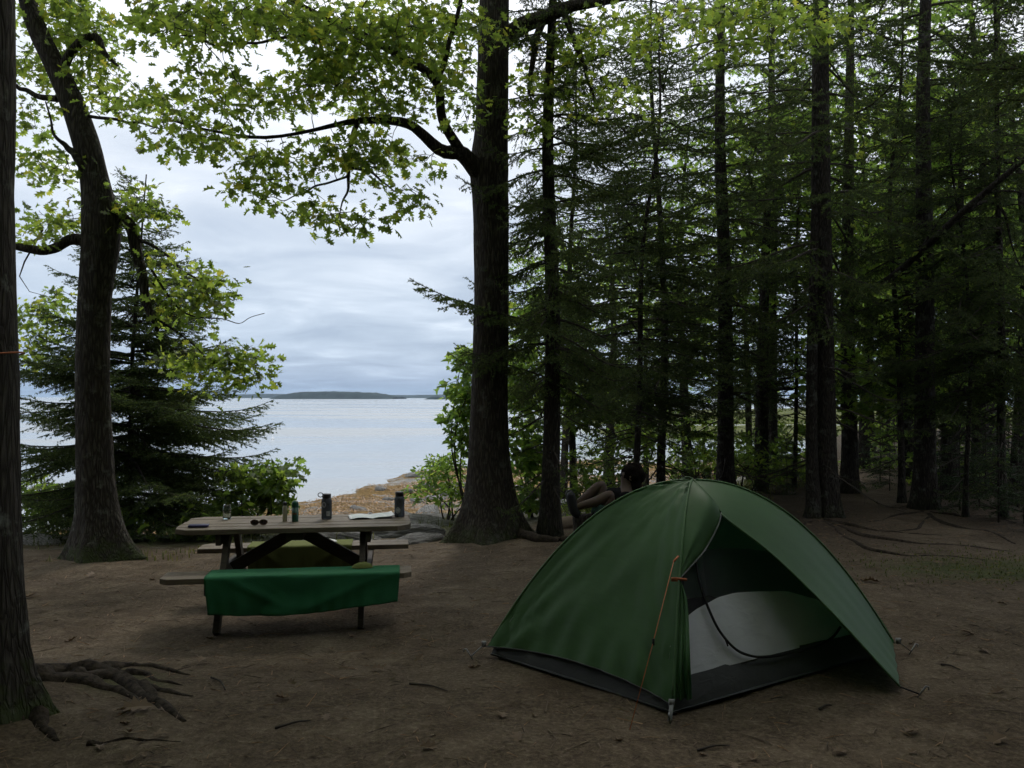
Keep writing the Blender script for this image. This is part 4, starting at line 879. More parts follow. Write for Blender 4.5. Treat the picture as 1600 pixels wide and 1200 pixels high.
# the other half, gathered and hanging down the near pole
v2 = np.linspace(0, 1, 40); u2 = np.linspace(0, 1, 30)
A = pole(TN, 0.325 - v2 * 0.30); B = smooth_path([TT, TT + [0.035, -0.03, -0.12], [0.955, 4.575, 0.30], [0.97, 4.60, 0.07]], 40)
G = A[:, None] * (1 - u2[None, :, None]) + B[:, None] * u2[None, :, None]
fold = np.sin(u2 * 17 + 0.8)[None] * (0.004 + 0.02 * v2[:, None]) * np.sin(math.pi * u2)[None] ** 0.5
G = G + fold[..., None] * np.array([-0.3, -0.95, 0]) + np.array([0, -0.012, 0])
MB().grid(G - TO).build('door_flap', M['fly'], tent)
tg_ = MB().tube(np.array([TT + [-0.03, -0.02, 0.005], TT + [0.035, -0.03, -0.002]]) - TO, 0.008, 8); tg_.box(TT + np.array([-0.035, -0.025, 0.0]) - TO, (0.035, 0.012, 0.022)); tg_.build('toggle', M['orange'], tent)
for c, s1 in ((TN, 0.985), (TL, 0.985), (TR, 0.985)):
    P = pole(c, np.linspace(0.03, s1, 50)); P[:, 2] += 0.004
    d_ = np.append(c - TC, 0); d_ = d_ / np.linalg.norm(d_) * 0.004
    MB().tube(P + d_ - TO, 0.0065, 6).build('pole_seam', M['seam'], tent)
# top vent hood seam crossing the peak
P = smooth_path([pole(TL, np.array([0.93]))[0] + [0, 0, 0.006], TOP + [0, 0, 0.008], E_ + [0.0, 0.0, 0.012]], 20); MB().tube(P - TO, 0.005, 6).build('ridge_seam', M['fly'], tent)
# floor tub
c_ = [TN, TR, TF, TL]; ins = [TC + (p - TC) * 0.985 for p in c_]; tubm = MB()
lo_ = []; n_ = 24
for i in range(4):
    a, b = ins[i], ins[(i + 1) % 4]
    for k in range(n_):
        q = a + (b - a) * k / n_; inw = (TC - q) / np.linalg.norm(TC - q); lo_.append((q, inw, k / n_))
ringz = [(0.010, 0.006), (0.022, 0.05), (0.045, 0.10), (0.088, 0.165)]
rings = []
for off, z in ringz:
    rings.append([list(q + inw * (off + 0.014 * math.sin(math.pi * f) + 0.006 * math.sin(f * 40 + z * 30))) + [z] for q, inw, f in lo_])
G = np.array(rings); G = np.concatenate([G, G[:, :1]], 1)
MB().grid(G - TO).build('floor_tub', M['tub'], tent)
fl = MB(); fl.add([list(p) + [0.02] for p in ins], Q=[[0, 1, 2, 3]]); o = fl.build('tent_floor', M['tub'], tent); o.data.transform(Matrix.Translation((-TO[0], -TO[1], 0)))
# inner walls: pale cloth below an arched line, dark mesh above
arc_t = [0, 0.035, 0.135, 0.24, 0.345, 0.49, 0.63, 0.785, 0.865, 0.95, 1.0]; arc_s = [0.175, 0.195, 0.225, 0.245, 0.25, 0.24, 0.225, 0.18, 0.11, 0.08, 0.075]
def inner(c0, c1, s0, s1, name, m, inset, nu=16, nv=40):
    t = np.linspace(0, 1, nv)[None]; u = np.linspace(0, 1, nu)[:, None]; S = s0(t) + (s1(t) - s0(t)) * u; T = t + 0 * S
    P = pole(c0, S) * (1 - T[..., None]) + pole(c1, S) * T[..., None]; d_ = np.append(TC - (c0 + c1) / 2, -0.25); d_ = d_ / np.linalg.norm(d_)
    f = inset + 0.02 * np.sin(math.pi * T) + 0.006 * np.sin(T * 30 + S * 20) * (S < 0.3)
    MB().grid(P + f[..., None] * d_ - TO).build(name, m, tent)
cs_ = lambda v: (lambda t: v + 0 * t)
for a, b in ((TN, TR), (TF, TL), (TL, TN), (TR, TF)):
    top = (lambda t: np.interp(t, arc_t, arc_s)) if a is TN else (lambda t: 0.26 + 0.05 * np.sin(math.pi * t))
    inner(a, b, cs_(0.062), top, 'inner_wall', M['inner'], 0.035)
    inner(a, b, top, cs_(0.96), 'mesh_wall', M['mesh'], 0.035)
zs = np.array([(0.62, 0.13), (0.50, 0.105), (0.39, 0.11), (0.28, 0.14), (0.2, 0.18), (0.15, 0.215), (0.105, 0.265), (0.08, 0.315), (0.064, 0.385), (0.056, 0.51), (0.056, 0.64), (0.068, 0.735), (0.09, 0.80)])
zs = smooth_path(zs, 60); P = pole(TN, zs[:, 0]) * (1 - zs[:, 1:2]) + pole(TR, zs[:, 0]) * zs[:, 1:2]
dI = np.append(TC - (TN + TR) / 2, -0.25); dI /= np.linalg.norm(dI); P = P + dI * 0.02
MB().tube(P - TO, 0.008, 6).build('zip', M['black'], tent)
k = 25; MB().tube(np.array([P[k], P[k] + [0.02, -0.02, -0.03], P[k] + [0.035, -0.02, -0.07]]) - TO, 0.005, 5).build('zip_pull', M['black'], tent)
# corner straps, stakes, guy line
def stake(p, d, parent=tent):
    p = np.array(p, float); d = unit(np.array(d, float)); s = MB(); s.tube([p + d * 0.03 + [0, 0, 0.05], p, p - d * 0.05 - [0, 0, 0.08]], 0.0045, 8); s.tube([p + d * 0.03 + [0, 0, 0.05], p + d * 0.045 + [0, 0, 0.045], p + d * 0.045 + [0, 0, 0.03]], 0.0045, 8)
    return s.build('stake', M['metal'], parent)
for c in (TN, TL, TR):
    d_ = (c - TC) / np.linalg.norm(c - TC); g_ = np.array([c[0] + d_[0] * 0.10, c[1] + d_[1] * 0.10]); zg = gz(*g_)
    pt = np.array([c[0] + d_[0] * 0.004, c[1] + d_[1] * 0.004, 0.085])
    MB().bar(pt - TO, np.array([g_[0], g_[1], zg + 0.02]) - TO, 0.022, 0.004).build('corner_strap', M['grey_web'], tent)
    MB().box(pt + np.array([d_[0] * 0.01, d_[1] * 0.01, -0.005]) - TO, (0.03, 0.02, 0.035)).build('buckle', M['metal'], tent)
    stake(np.array([g_[0], g_[1], zg + 0.02]) - TO, [d_[0], d_[1], 0])
zg = gz(2.30, 4.80); MB().tube(np.array([V_, [2.30, 4.80, zg + 0.02]]) - TO, 0.005, 6).build('vestibule_cord', M['black'], tent); stake(np.array([2.30, 4.80, zg + 0.02]) - TO, [1, -0.4, 0])
a_ = pole(TN, np.array([0.40]))[0] + [-0.05, -0.03, -0.02]; g_ = np.array([0.595, 4.30, gz(0.595, 4.30)])
MB().tube(np.array([a_, (a_ + g_) / 2 + [0, 0, -0.012], g_]) - TO, 0.0024, 6).build('guy_line', M['orange'], tent)
MB().box(a_ * 0.5 + g_ * 0.5 + np.array([0, -0.004, -0.01]) - TO, (0.012, 0.010, 0.035)).build('line_tensioner', M['black'], tent)
MB().bar(a_ - TO, a_ + np.array([0.03, 0.01, 0.03]) - TO, 0.018, 0.004).build('guy_loop', M['orange'], tent)

# ------------------------------------------------------------------ picnic table
def wood(name, dark, light):
    m, nt, N, out = mat(name)
    oi = N('ShaderNodeObjectInfo').outputs['Random']
    v = N('ShaderNodeMapping', {'Vector': N('ShaderNodeTexCoord').outputs['Object'], 'Scale': (1.2, 16, 16), 'Location': (0, 0, 0)}).outputs[0]
    va = N('ShaderNodeVectorMath', {0: v, 1: N('ShaderNodeCombineXYZ', {0: oi, 1: N('ShaderNodeMath', {0: oi, 1: 37.0}, operation='MULTIPLY').outputs[0]}).outputs[0]}, operation='ADD').outputs[0]
    g = noise(N, va, 3.0, 7, 0.62, 1.2); s = noise(N, mapping(N, (1, 1, 1)), 3.5, 5)
    c = ramp(N, g, [(0.28, dark), (0.5, [(a + b) / 2 for a, b in zip(dark, light)]), (0.72, light)])
    c = mix(N, 0.35, c, ramp(N, s, [(0.3, [x * 0.6 for x in dark]), (0.7, light)]))
    principled(N, nt, out, c, 0.7, 0.3, bump(N, g, 0.5, 0.006)); return m
M['plank'] = wood('weathered planks', (0.082, 0.063, 0.044), (0.22, 0.178, 0.13))
M['frame_wood'] = wood('stained frame timber', (0.035, 0.028, 0.022), (0.09, 0.07, 0.055))
tb = np.array([-1.80, 7.18, 0.0]); tb[2] = gz(tb[0], tb[1]) + 0.0; tb[2] = -0.10
table = empty('picnic_table', tuple(tb), R(8)); tag(table, 'weathered wooden picnic table with attached benches facing the bay', 'picnic table')
LT = 0.93
def plank(name, y, w, z, th, L, clip0=0, clip1=0, x0=0, parent=table):
    """a board with the outer corners cut; clip on the -y or +y edge"""
    h = w / 2; poly = [(-L + clip0, -h), (L - clip0, -h), (L, -h + clip0 * 0.8 if clip0 else -h), (L, h - clip1 * 0.8 if clip1 else h), (L - clip1, h), (-L + clip1, h), (-L, h - clip1 * 0.8 if clip1 else h), (-L, -h + clip0 * 0.8 if clip0 else -h)]
    q = []
    for p in poly:
        if not q or abs(p[0] - q[-1][0]) + abs(p[1] - q[-1][1]) > 1e-5: q.append(p)
    o = MB().prism(q, -th, 0).build(name, M['plank'], parent, smooth=False, bevel=0.005, loc=(x0, y, z)); return o
for k in range(5):
    y = -0.30 + 0.15 * k
    plank('tabletop_plank', y, 0.143, 0.75 + 0.0015 * ((k * 7) % 3), 0.042, LT + 0.004 * ((k * 5) % 3 - 1), 0.10 if k == 0 else 0, 0.10 if k == 4 else 0)
for sy in (-1, 1):
    for k in (-1, 1):
        outer = (k == sy)
        plank('bench_plank', sy * 0.64 + k * 0.073, 0.14, 0.45, 0.042, LT, 0.06 if outer and sy < 0 else 0, 0.06 if outer and sy > 0 else 0)
for sx in (-1, 1):
    x = sx * 0.54
    for sy in (-1, 1):
        MB().bar((x, sy * 0.17, 0.705), (x, sy * 0.66, 0.0), 0.095, 0.045, (1, 0, 0)).build('leg', M['frame_wood'], table, smooth=False, bevel=0.004)
    MB().bar((x + sx * 0.048, -0.76, 0.36), (x + sx * 0.048, 0.76, 0.36), 0.042, 0.092).build('bench_bearer', M['frame_wood'], table, smooth=False, bevel=0.004)
    MB().bar((x + sx * 0.048, -0.34, 0.661), (x + sx * 0.048, 0.34, 0.661), 0.042, 0.088).build('top_bearer', M['frame_wood'], table, smooth=False, bevel=0.004)
    MB().bar((sx * 0.03, 0, 0.665), (sx * 0.535, 0, 0.375), 0.042, 0.10).build('brace', M['frame_wood'], table, smooth=False, bevel=0.004)
MB().bar((0.0, -0.33, 0.675), (0.0, 0.33, 0.675), 0.14, 0.06).build('centre_cleat', M['frame_wood'], table, smooth=False, bevel=0.01)
TRm = Matrix.Translation(tb) @ Matrix.Rotation(R(8), 4, 'Z')
def on_table(x, y, z=0.7535): return np.array(TRm @ Vector((x, y, z)))
def towel(name, label, m, x0, x1, ybench, front, hang, top_in, seed, thick=0.003, cut=0.0):
    """cloth lying over a bench, one end hanging down the viewer's side"""
    nu, nv = 70, 40; U = np.linspace(0, 1, nu)[:, None]; W = np.linspace(0, 1, nv)[None]
    Lt = top_in + hang; s = W * (top_in + hang * (1 + 0.16 * np.sin(math.pi * U ** 0.9) - cut * U)); x = x0 + (x1 - x0) * U + 0 * s
    y = np.where(s < top_in, front + top_in - s, front - 0.012 - 0.0 * s); z = np.where(s < top_in, 0.456, 0.456 - (s - top_in))
    hz = np.clip((s - top_in) / hang, 0, 1)
    wave = 0.010 * np.sin(U * 19 + seed) * hz ** 0.7 + 0.022 * np.sin(U * 7.3 + 2 * seed + 2.5 * hz) * hz + 0.02 * fbm(np.stack([U * 4 + 0 * s, hz * 2, 0 * s + seed], -1), 3) * hz
    sw = 0.030 * np.exp(-((U - 0.10 - 0.35 * hz) / 0.05) ** 2) * hz * (1 - hz) * 1.6 + 0.034 * np.exp(-((U - 0.92 + 0.42 * hz) / 0.055) ** 2) * hz * (1 - hz) * 1.6 + 0.012 * np.exp(-((U - 0.25 - 0.25 * hz) / 0.03) ** 2) * hz * (1 - hz) + 0.012 * np.exp(-((U - 0.75 + 0.25 * hz) / 0.03) ** 2) * hz * (1 - hz)
    y = y - np.abs(wave) - sw - 0.010 * hz - 0.006 * hz * np.sin(U * 57 + 4 * np.sin(U * 9) + seed) * np.clip(hz * 2 - 0.4, 0, 1);
    z = z + 0.012 * hz * fbm(np.stack([U * 6 + 0 * s, 0 * s, 0 * s + seed], -1), 3); x = x + 0.02 * hz * np.sin(U * 5 + seed) + (0.015 * (0.5 - U)) * hz * 2
    z = z + 0.006 * fbm(np.stack([U * 9 + 0 * s, s * 9, 0 * s + seed], -1), 3) * (s < top_in) + 0.003 * (s < top_in)
    o = MB().grid(np.stack([x, y, z], -1)).build(name, m, None); o.matrix_world = TRm
    so = o.modifiers.new('thickness', 'SOLIDIFY'); so.thickness = thick; so.offset = 1
    return tag(o, label, 'towel')
M['towel'] = fabric('green towel', (0.026, 0.135, 0.060), 0.12, 0.9, 0.3, 120)
M['towel2'] = fabric('olive towel', (0.17, 0.19, 0.06), 0.2, 0.9, 0.3, 120)
towel('green_towel', 'emerald green towel draped over the near bench of the picnic table', M['towel'], -0.60, 0.84, -0.64, -0.79, 0.265, 0.27, 1.0, cut=0.20)
towel('olive_towel', 'olive yellow towel draped over the far bench under the table', M['towel2'], -0.50, 0.42, 0.64, 0.49, 0.24, 0.28, 3.0)
# crumpled cloth on the near bench
nu = 26; a = np.linspace(0, 2 * math.pi, nu, endpoint=False); rr = np.linspace(0, 1, 12); AA, RR = np.meshgrid(a, rr, indexing='ij')
hx = 0.085 * RR * np.cos(AA); hy = 0.05 * RR * np.sin(AA); hz = 0.045 * (1 - RR ** 2) + 0.03 * fbm(np.stack([hx * 30, hy * 30, hx * 0], -1), 3) * (1 - RR ** 4)
G = np.stack([hx, hy, hz + 0.004], -1); G = np.concatenate([G, G[:1]], 0)
o = MB().grid(G).build('cloth', M['towel2'], None); o.matrix_world = TRm @ Matrix.Translation((0.55, -0.60, 0.463)); tag(o, 'crumpled yellow green cloth on the near bench beside the green towel', 'cloth')
# paper on the far bench
M['paper'] = simple('white paper', (0.62, 0.62, 0.60), 0.8, 0.2, 0.08, 6)
sheet = MB(); xs, ys = np.meshgrid(np.linspace(-0.11, 0.11, 12), np.linspace(-0.08, 0.08, 10), indexing='ij'); sheet.grid(np.stack([xs, ys, 0.010 * np.cos(xs * 22) * (ys > 0) + 0.004], -1))
o = sheet.build('paper', M['paper'], None); o.matrix_world = TRm @ Matrix.Translation((0.16, 0.63, 0.472)) @ Matrix.Rotation(0.2, 4, 'Z'); so = o.modifiers.new('thickness', 'SOLIDIFY'); so.thickness = 0.0015
tag(o, 'loose white paper lying on the olive towel on the far bench', 'paper')
# map on the table
mm_, nt, N, out = mat('printed map')
v = mapping(N, (1, 1, 1)); n = noise(N, v, 14, 5, 0.6, 1.0)
c = ramp(N, n, [(0.35, (0.30, 0.36, 0.34)), (0.5, (0.42, 0.46, 0.42)), (0.62, (0.55, 0.56, 0.53))]); sp = N('ShaderNodeSeparateXYZ', {0: v})
ed = N('ShaderNodeMath', {0: N('ShaderNodeMath', {0: sp.outputs['X']}, operation='ABSOLUTE').outputs[0], 1: 0.165}, operation='GREATER_THAN').outputs[0]
principled(N, nt, out, mix(N, ed, c, (0.6, 0.6, 0.58)), 0.45, 0.4); M['map'] = mm_
sheet = MB(); xs, ys = np.meshgrid(np.linspace(-0.19, 0.19, 25), np.linspace(-0.13, 0.13, 14), indexing='ij')
sheet.grid(np.stack([xs, ys, 0.004 + 0.012 * np.abs(np.sin((xs + 0.19) / 0.38 * math.pi * 2)) + 0.025 * np.clip((xs - 0.10) / 0.09, 0, 1) ** 2], -1))
o = sheet.build('map', M['map'], None); o.matrix_world = TRm @ Matrix.Translation((0.60, 0.14, 0.7545)) @ Matrix.Rotation(0.12, 4, 'Z'); so = o.modifiers.new('thickness', 'SOLIDIFY'); so.thickness = 0.001
tag(o, 'unfolded paper map lying on the tabletop beside the right bottle', 'map')
# bottles
def clear(name, color, rough=0.1, tr=0.75):
    m, nt, N, out = mat(name); principled(N, nt, out, color, rough, 0.5, None, **{'Transmission Weight': tr, 'IOR': 1.2}); return m
M['smoke'] = clear('smoke grey plastic', (0.11, 0.12, 0.14), 0.2, 0.35)
M['jar_glass'] = clear('jar glass', (0.75, 0.82, 0.78), 0.04, 0.95)
M['lid'] = simple('black lid', (0.015, 0.015, 0.016), 0.45, 0.4)
M['sticker'] = simple('grey sticker', (0.30, 0.30, 0.31), 0.5, 0.4, 0.5, 60)
M['dk_sticker'] = simple('dark sticker', (0.04, 0.045, 0.05), 0.5, 0.4, 0.6, 60)
M['can_green'] = simple('green can paint', (0.012, 0.075, 0.045), 0.35, 0.5)
M['can_band'] = simple('rust label band', (0.16, 0.07, 0.03), 0.5, 0.4)
M['tan'] = simple('tan plastic', (0.35, 0.33, 0.24), 0.5, 0.4)
def patch(r, a0, a1, z0, z1, n=10, rnd=False):
    A, Z = np.meshgrid(np.linspace(a0, a1, n), np.linspace(z0, z1, n), indexing='ij')
    if rnd:
        ca, cz = (a0 + a1) / 2, (z0 + z1) / 2; q = np.linspace(0, 2 * math.pi, 25)[:, None]; f = np.linspace(0, 1, 5)[None]
        A = ca + (a1 - a0) / 2 * f * np.cos(q); Z = cz + (z1 - z0) / 2 * f * np.sin(q)
    return MB().grid(np.stack([r * np.cos(A), r * np.sin(A), Z], -1))
def wide_bottle(label, x, y, rz, loop, stickers):
    root = empty('water_bottle', tuple(on_table(x, y)), rz); tag(root, label, 'bottle', 'wide-mouth water bottles on the table')
    MB().lathe([(0, 0.0), (0.040, 0.0), (0.0445, 0.006), (0.0445, 0.075), (0.0435, 0.08), (0.0435, 0.125), (0.0445, 0.13), (0.0445, 0.155), (0.041, 0.17), (0.033, 0.178), (0.033, 0.182), (0, 0.182)], sides=32).build('body', M['smoke'], root)
    lid = MB().lathe([(0.033, 0.179), (0.037, 0.180), (0.037, 0.212), (0.035, 0.215), (0, 0.215)], sides=28).build('lid', M['lid'], root)
    if loop:
        q = np.linspace(0, math.pi * 2, 24); MB().tube(np.stack([-0.052 + 0.022 * np.cos(q), 0 * q, 0.205 + 0.018 * np.sin(q)], 1), 0.004, 6, cap=False).build('loop', M['lid'], lid)
    for (a0, a1, z0, z1, m, rd) in stickers: patch(0.0455, a0, a1, z0, z1, rnd=rd).build('sticker', M[m], root)
h_ = -math.pi / 2
wide_bottle('smoky water bottle with loop lid and stickers at the middle of the table', 0.225, 0.09, 0.0, True, [(h_ - 0.75, h_ + 0.1, 0.10, 0.15, 'sticker', True), (h_ - 0.5, h_ - 0.12, 0.112, 0.138, 'dk_sticker', False), (h_ - 0.8, h_ + 0.1, 0.05, 0.085, 'dk_sticker', False), (h_ + 0.15, h_ + 0.9, 0.03, 0.07, 'sticker', False), (h_ + 0.2, h_ + 0.8, 0.10, 0.15, 'dk_sticker', False)])
wide_bottle('smoky water bottle with dark stickers at the right end of the table', 0.845, 0.16, 0.6, False, [(h_ - 1.3, h_ - 0.3, 0.03, 0.085, 'sticker', True), (h_ - 0.9, h_ + 0.2, 0.10, 0.155, 'dk_sticker', False)])
root = empty('spray_can', tuple(on_table(-0.025, -0.03))); tag(root, 'dark green round-topped spray can on the table', 'can')
MB().lathe([(0, 0), (0.026, 0), (0.0275, 0.004), (0.0275, 0.118), (0, 0.118)], sides=24).build('body', M['can_green'], root)
MB().lathe([(0.0275, 0.1185), (0.0275, 0.150), (0.024, 0.165), (0.016, 0.174), (0.0, 0.177)], sides=24).build('cap', M['can_green'], root)
patch(0.0278, h_ - 0.7, h_ + 0.7, 0.06, 0.075).build('label_band', M['can_band'], root)
root = empty('lotion_bottle', tuple(on_table(-0.11, -0.02))); tag(root, 'slim tan bottle with a black cap next to the spray can', 'bottle')
MB().lathe([(0, 0), (0.018, 0), (0.0195, 0.004), (0.0195, 0.125), (0.014, 0.135), (0, 0.135)], sides=20).build('body', M['tan'], root)
MB().lathe([(0.014, 0.1355), (0.017, 0.136), (0.016, 0.162), (0.007, 0.166), (0, 0.166)], sides=18).build('cap', M['lid'], root)
root = empty('glass_jar', tuple(on_table(-0.62, 0.20))); tag(root, 'small clear glass jar near the left end of the table', 'jar')
MB().lathe([(0, 0.001), (0.030, 0.001), (0.0345, 0.006), (0.0345, 0.09), (0.030, 0.105), (0.027, 0.112), (0.029, 0.118), (0.0275, 0.118), (0.0255, 0.111), (0.0285, 0.104), (0.032, 0.09), (0.032, 0.010), (0, 0.009)], sides=28).build('glass', M['jar_glass'], root)
root = empty('sunglasses', tuple(on_table(-0.29, -0.22)), 0.25); tag(root, 'brown sunglasses lying folded on the tabletop', 'sunglasses')
M['shell'] = simple('brown tortoise plastic', (0.06, 0.03, 0.016), 0.25, 0.5); M['lens'] = simple('dark lens', (0.02, 0.015, 0.012), 0.08, 0.6)
for sx in (-1, 1):
    q = np.linspace(0, 2 * math.pi, 22); P = np.stack([sx * 0.034 + 0.030 * np.cos(q), -0.012 + 0 * q, 0.028 + 0.022 * np.sin(q)], 1); MB().tube(P, 0.0035, 6, cap=False).build('rim', M['shell'], root)
    f = np.linspace(0, 1, 4)[None, :, None]; c = np.array([sx * 0.034, -0.012, 0.028]); MB().grid(c + (P[:, None] - c) * f).build('lens', M['lens'], root)
    MB().tube([(sx * 0.065, -0.012, 0.036), (sx * 0.066, 0.0, 0.036), (sx * 0.01, 0.022 + 0.008 * sx, 0.022), (-sx * 0.05, 0.026 + 0.008 * sx, 0.008)], [0.004, 0.004, 0.0035, 0.004], 6).build('temple', M['shell'], root)
MB().tube([(-0.006, -0.012, 0.033), (0, -0.014, 0.037), (0.006, -0.012, 0.033)], 0.003, 6).build('bridge', M['shell'], root)
M['navy'] = simple('navy pouch', (0.035, 0.035, 0.10), 0.6, 0.3)
o = MB().box((0, 0, 0.011), (0.155, 0.085, 0.018)).build('phone_pouch', M['navy'], None, bevel=0.008); o.location = on_table(-0.76, -0.23); o.rotation_euler = (0, 0, 0.15); tag(o, 'flat navy blue pouch at the left end of the tabletop', 'pouch')

# ------------------------------------------------------------------ person reclining in a camp chair behind the tent
pb = np.array([0.97, 8.5, 0.0]); pb[2] = gz(pb[0], pb[1])
chair = empty('camp_chair', tuple(pb)); tag(chair, 'low dark green camp chair carrying the reclining person behind the tent', 'chair')
M['sling'] = fabric('dark green sling', (0.018, 0.05, 0.035), 0.05, 0.7, 0.3, 20)
prof = smooth_path([(-0.26, 0, 0.42), (-0.20, 0, 0.33), (-0.05, 0, 0.24), (0.08, 0, 0.25), (0.17, 0, 0.41), (0.25, 0, 0.69)], 30)
wdt = np.linspace(-0.25, 0.25, 9); G = prof[:, None] + np.stack([0 * wdt, wdt, 0.10 * (wdt / 0.25) ** 2 * 0.4], 1)[None]
o = MB().grid(G).build('sling', M['sling'], chair); so = o.modifiers.new('thickness', 'SOLIDIFY'); so.thickness = 0.008
for sy in (-1, 1):
    MB().tube([(-0.28, sy * 0.27, 0.44), (0.20, sy * 0.27, 0.0)], 0.011, 8).build('leg', M['metal'], chair)
    MB().tube([(0.27, sy * 0.27, 0.73), (0.16, sy * 0.27, 0.38), (-0.20, sy * 0.27, 0.0)], 0.011, 8).build('leg', M['metal'], chair)
M['skin'] = simple('skin', (0.08, 0.053, 0.039), 0.7, 0.35, 0.06, 8, **{'Subsurface Weight': 0.08})
M['shirt'] = simple('black shirt', (0.009, 0.009, 0.010), 0.95, 0.05)
M['hair'] = simple('dark hair', (0.008, 0.006, 0.005), 0.95, 0.05, 0.5, 60, 0.6, 90)
M['shoe'] = simple('black shoe', (0.012, 0.012, 0.013), 0.6, 0.3)
verts = []; edges = []; rad = []
def J(p, r, link=None):
    verts.append(tuple(p)); rad.append(r); i = len(verts) - 1
    if link is not None: edges.append((link, i))
    return i
pel = J((-0.03, 0, 0.47), 0.125); sp1 = J((0.05, 0, 0.58), 0.12, pel); sp2 = J((0.13, 0, 0.72), 0.125, sp1); ch = J((0.18, 0, 0.83), 0.11, sp2); nk = J((0.205, 0, 0.905), 0.055, ch); hd = J((0.215, 0, 0.985), 0.082, nk); ht = J((0.225, 0, 1.07), 0.078, hd)
J((0.140, 0, 1.005), 0.022, hd)      # nose ridge, facing the bay to the left
for sy in (-1, 1):
    sh = J((0.185, sy * 0.165, 0.80), 0.06, ch); el_ = J((0.10, sy * 0.245, 0.60), 0.042, sh); wr = J((-0.06, sy * 0.13, 0.585), 0.028, el_); pa = J((-0.11, sy * 0.075, 0.60), 0.03, wr)
    for f_ in range(4):
        k1 = J((-0.15, sy * (0.05 - 0.0) + (f_ - 1.5) * 0.019, 0.605 + 0.004 * f_), 0.009, pa); J((-0.178 + 0.004 * abs(f_ - 1.5), sy * 0.035 + (f_ - 1.5) * 0.019, 0.592), 0.008, k1)
    J((-0.10, sy * 0.045, 0.635), 0.010, pa)
    hp = J((-0.06, sy * 0.095, 0.45), 0.095, pel); kn = J((-0.03 + 0.06 * (sy < 0), sy * 0.13, 0.93 - 0.07 * (sy < 0)), 0.062, hp)
    cf = J((-0.14 + 0.05 * (sy < 0), sy * 0.12, 0.84 - 0.06 * (sy < 0)), 0.058, kn); an = J((-0.285, sy * 0.10, 0.725), 0.038, cf); J((-0.31, sy * 0.10, 0.70), 0.036, an)
me = bpy.data.meshes.new('person body'); me.from_pydata(verts, edges, [])
body = bpy.data.objects.new('person', me); col.objects.link(body); body.location = pb - np.array([0.02, 0, 0.09]); me.materials.append(M['skin'])
sk = body.modifiers.new('skin', 'SKIN'); sk.use_smooth_shade = True
for i, v_ in enumerate(me.skin_vertices[0].data): v_.radius = (rad[i], rad[i]); v_.use_root = (i == 0)
sb_ = body.modifiers.new('subdivision', 'SUBSURF'); sb_.levels = 1; sb_.render_levels = 2
tag(body, 'person in black reclining with bent bare knees behind the tent', 'person')
def ball(c, r, name, m, parent, n=20, sq=(1, 1, 1), rg=0.10):
    q = np.linspace(0.02, math.pi - 0.02, n); p = np.linspace(0, 2 * math.pi, n * 2); Q, Pp = np.meshgrid(q, p, indexing='ij')
    G = np.stack([np.sin(Q) * np.cos(Pp) * sq[0], np.sin(Q) * np.sin(Pp) * sq[1], np.cos(Q) * sq[2]], -1); G = G * (r * (1 + rg * fbm(G * 3, 3)))[..., None]
    return MB().grid(G + np.array(c)).build(name, m, parent)
ball((0.258, 0, 1.03), 0.112, 'hair', M['hair'], body, sq=(1.05, 0.9, 1.05), rg=0.6); ball((0.275, 0, 0.92), 0.085, 'hair', M['hair'], body, sq=(0.8, 1.05, 1.35))
for sy in (-1, 1):
    ball((0.142, sy * 0.032, 1.028), 0.011, 'eye', M['lid'], body, 8); ball((0.225, sy * 0.088, 1.0), 0.022, 'ear', M['skin'], body, 8, (0.8, 0.4, 1.3))
ball((0.146, 0, 0.958), 0.014, 'mouth', M['can_band'], body, 8, (0.5, 1.6, 0.5))
# shirt and shorts as clothing over the body
P = smooth_path([(-0.07, 0, 0.47), (0.05, 0, 0.585), (0.13, 0, 0.72), (0.178, 0, 0.82), (0.198, 0, 0.875)], 24)
MB().tube(P, smooth_path([(0.15, 0, 0), (0.148, 0, 0), (0.155, 0, 0), (0.15, 0, 0), (0.07, 0, 0)], 24)[:, 0], 22, rough=0.06, lobes=lambda a, i: 1 + 0.22 * np.abs(np.sin(a))[None] ** 2 + 0 * i[:, None]).build('shirt', M['shirt'], body)
for sy in (-1, 1):
    MB().tube(smooth_path([(0.18, sy * 0.12, 0.82), (0.16, sy * 0.19, 0.745), (0.115, sy * 0.238, 0.63)], 12), np.linspace(0.085, 0.062, 12), 14, rough=0.08).build('sleeve', M['shirt'], body)
    MB().tube(smooth_path([(-0.055, sy * 0.07, 0.46), (-0.055, sy * 0.105, 0.58), (-0.04 + 0.03 * (sy < 0), sy * 0.12, 0.76 - 0.03 * (sy < 0))], 14), np.linspace(0.125, 0.09, 14), 16, rough=0.08).build('shorts_leg', M['sling'], body)
    c = np.array([-0.315, sy * 0.10, 0.70])
    MB().tube(smooth_path([c + [0.03, 0, -0.06], c + [-0.01, 0, -0.035], c + [-0.035, 0, 0.04], c + [-0.055, 0, 0.13], c + [-0.06, 0, 0.165]], 18), smooth_path([(0.036, 0, 0), (0.048, 0, 0), (0.045, 0, 0), (0.042, 0, 0), (0.02, 0, 0)], 18)[:, 0], 14).build('shoe', M['shoe'], body)
stump = empty('tree_stump', (pb[0] - 0.26, pb[1], pb[2])); tag(stump, 'dark upright stump propping the feet of the reclining person', 'stump')
MB().tube(np.stack([0.03 * np.sin(np.linspace(0, 3, 16)), 0 * np.linspace(0, 1, 16), np.linspace(-0.05, 0.53, 16)], 1), np.linspace(0.15, 0.115, 16), 22, rough=0.12).build('trunk', M['oak_bark'], stump)

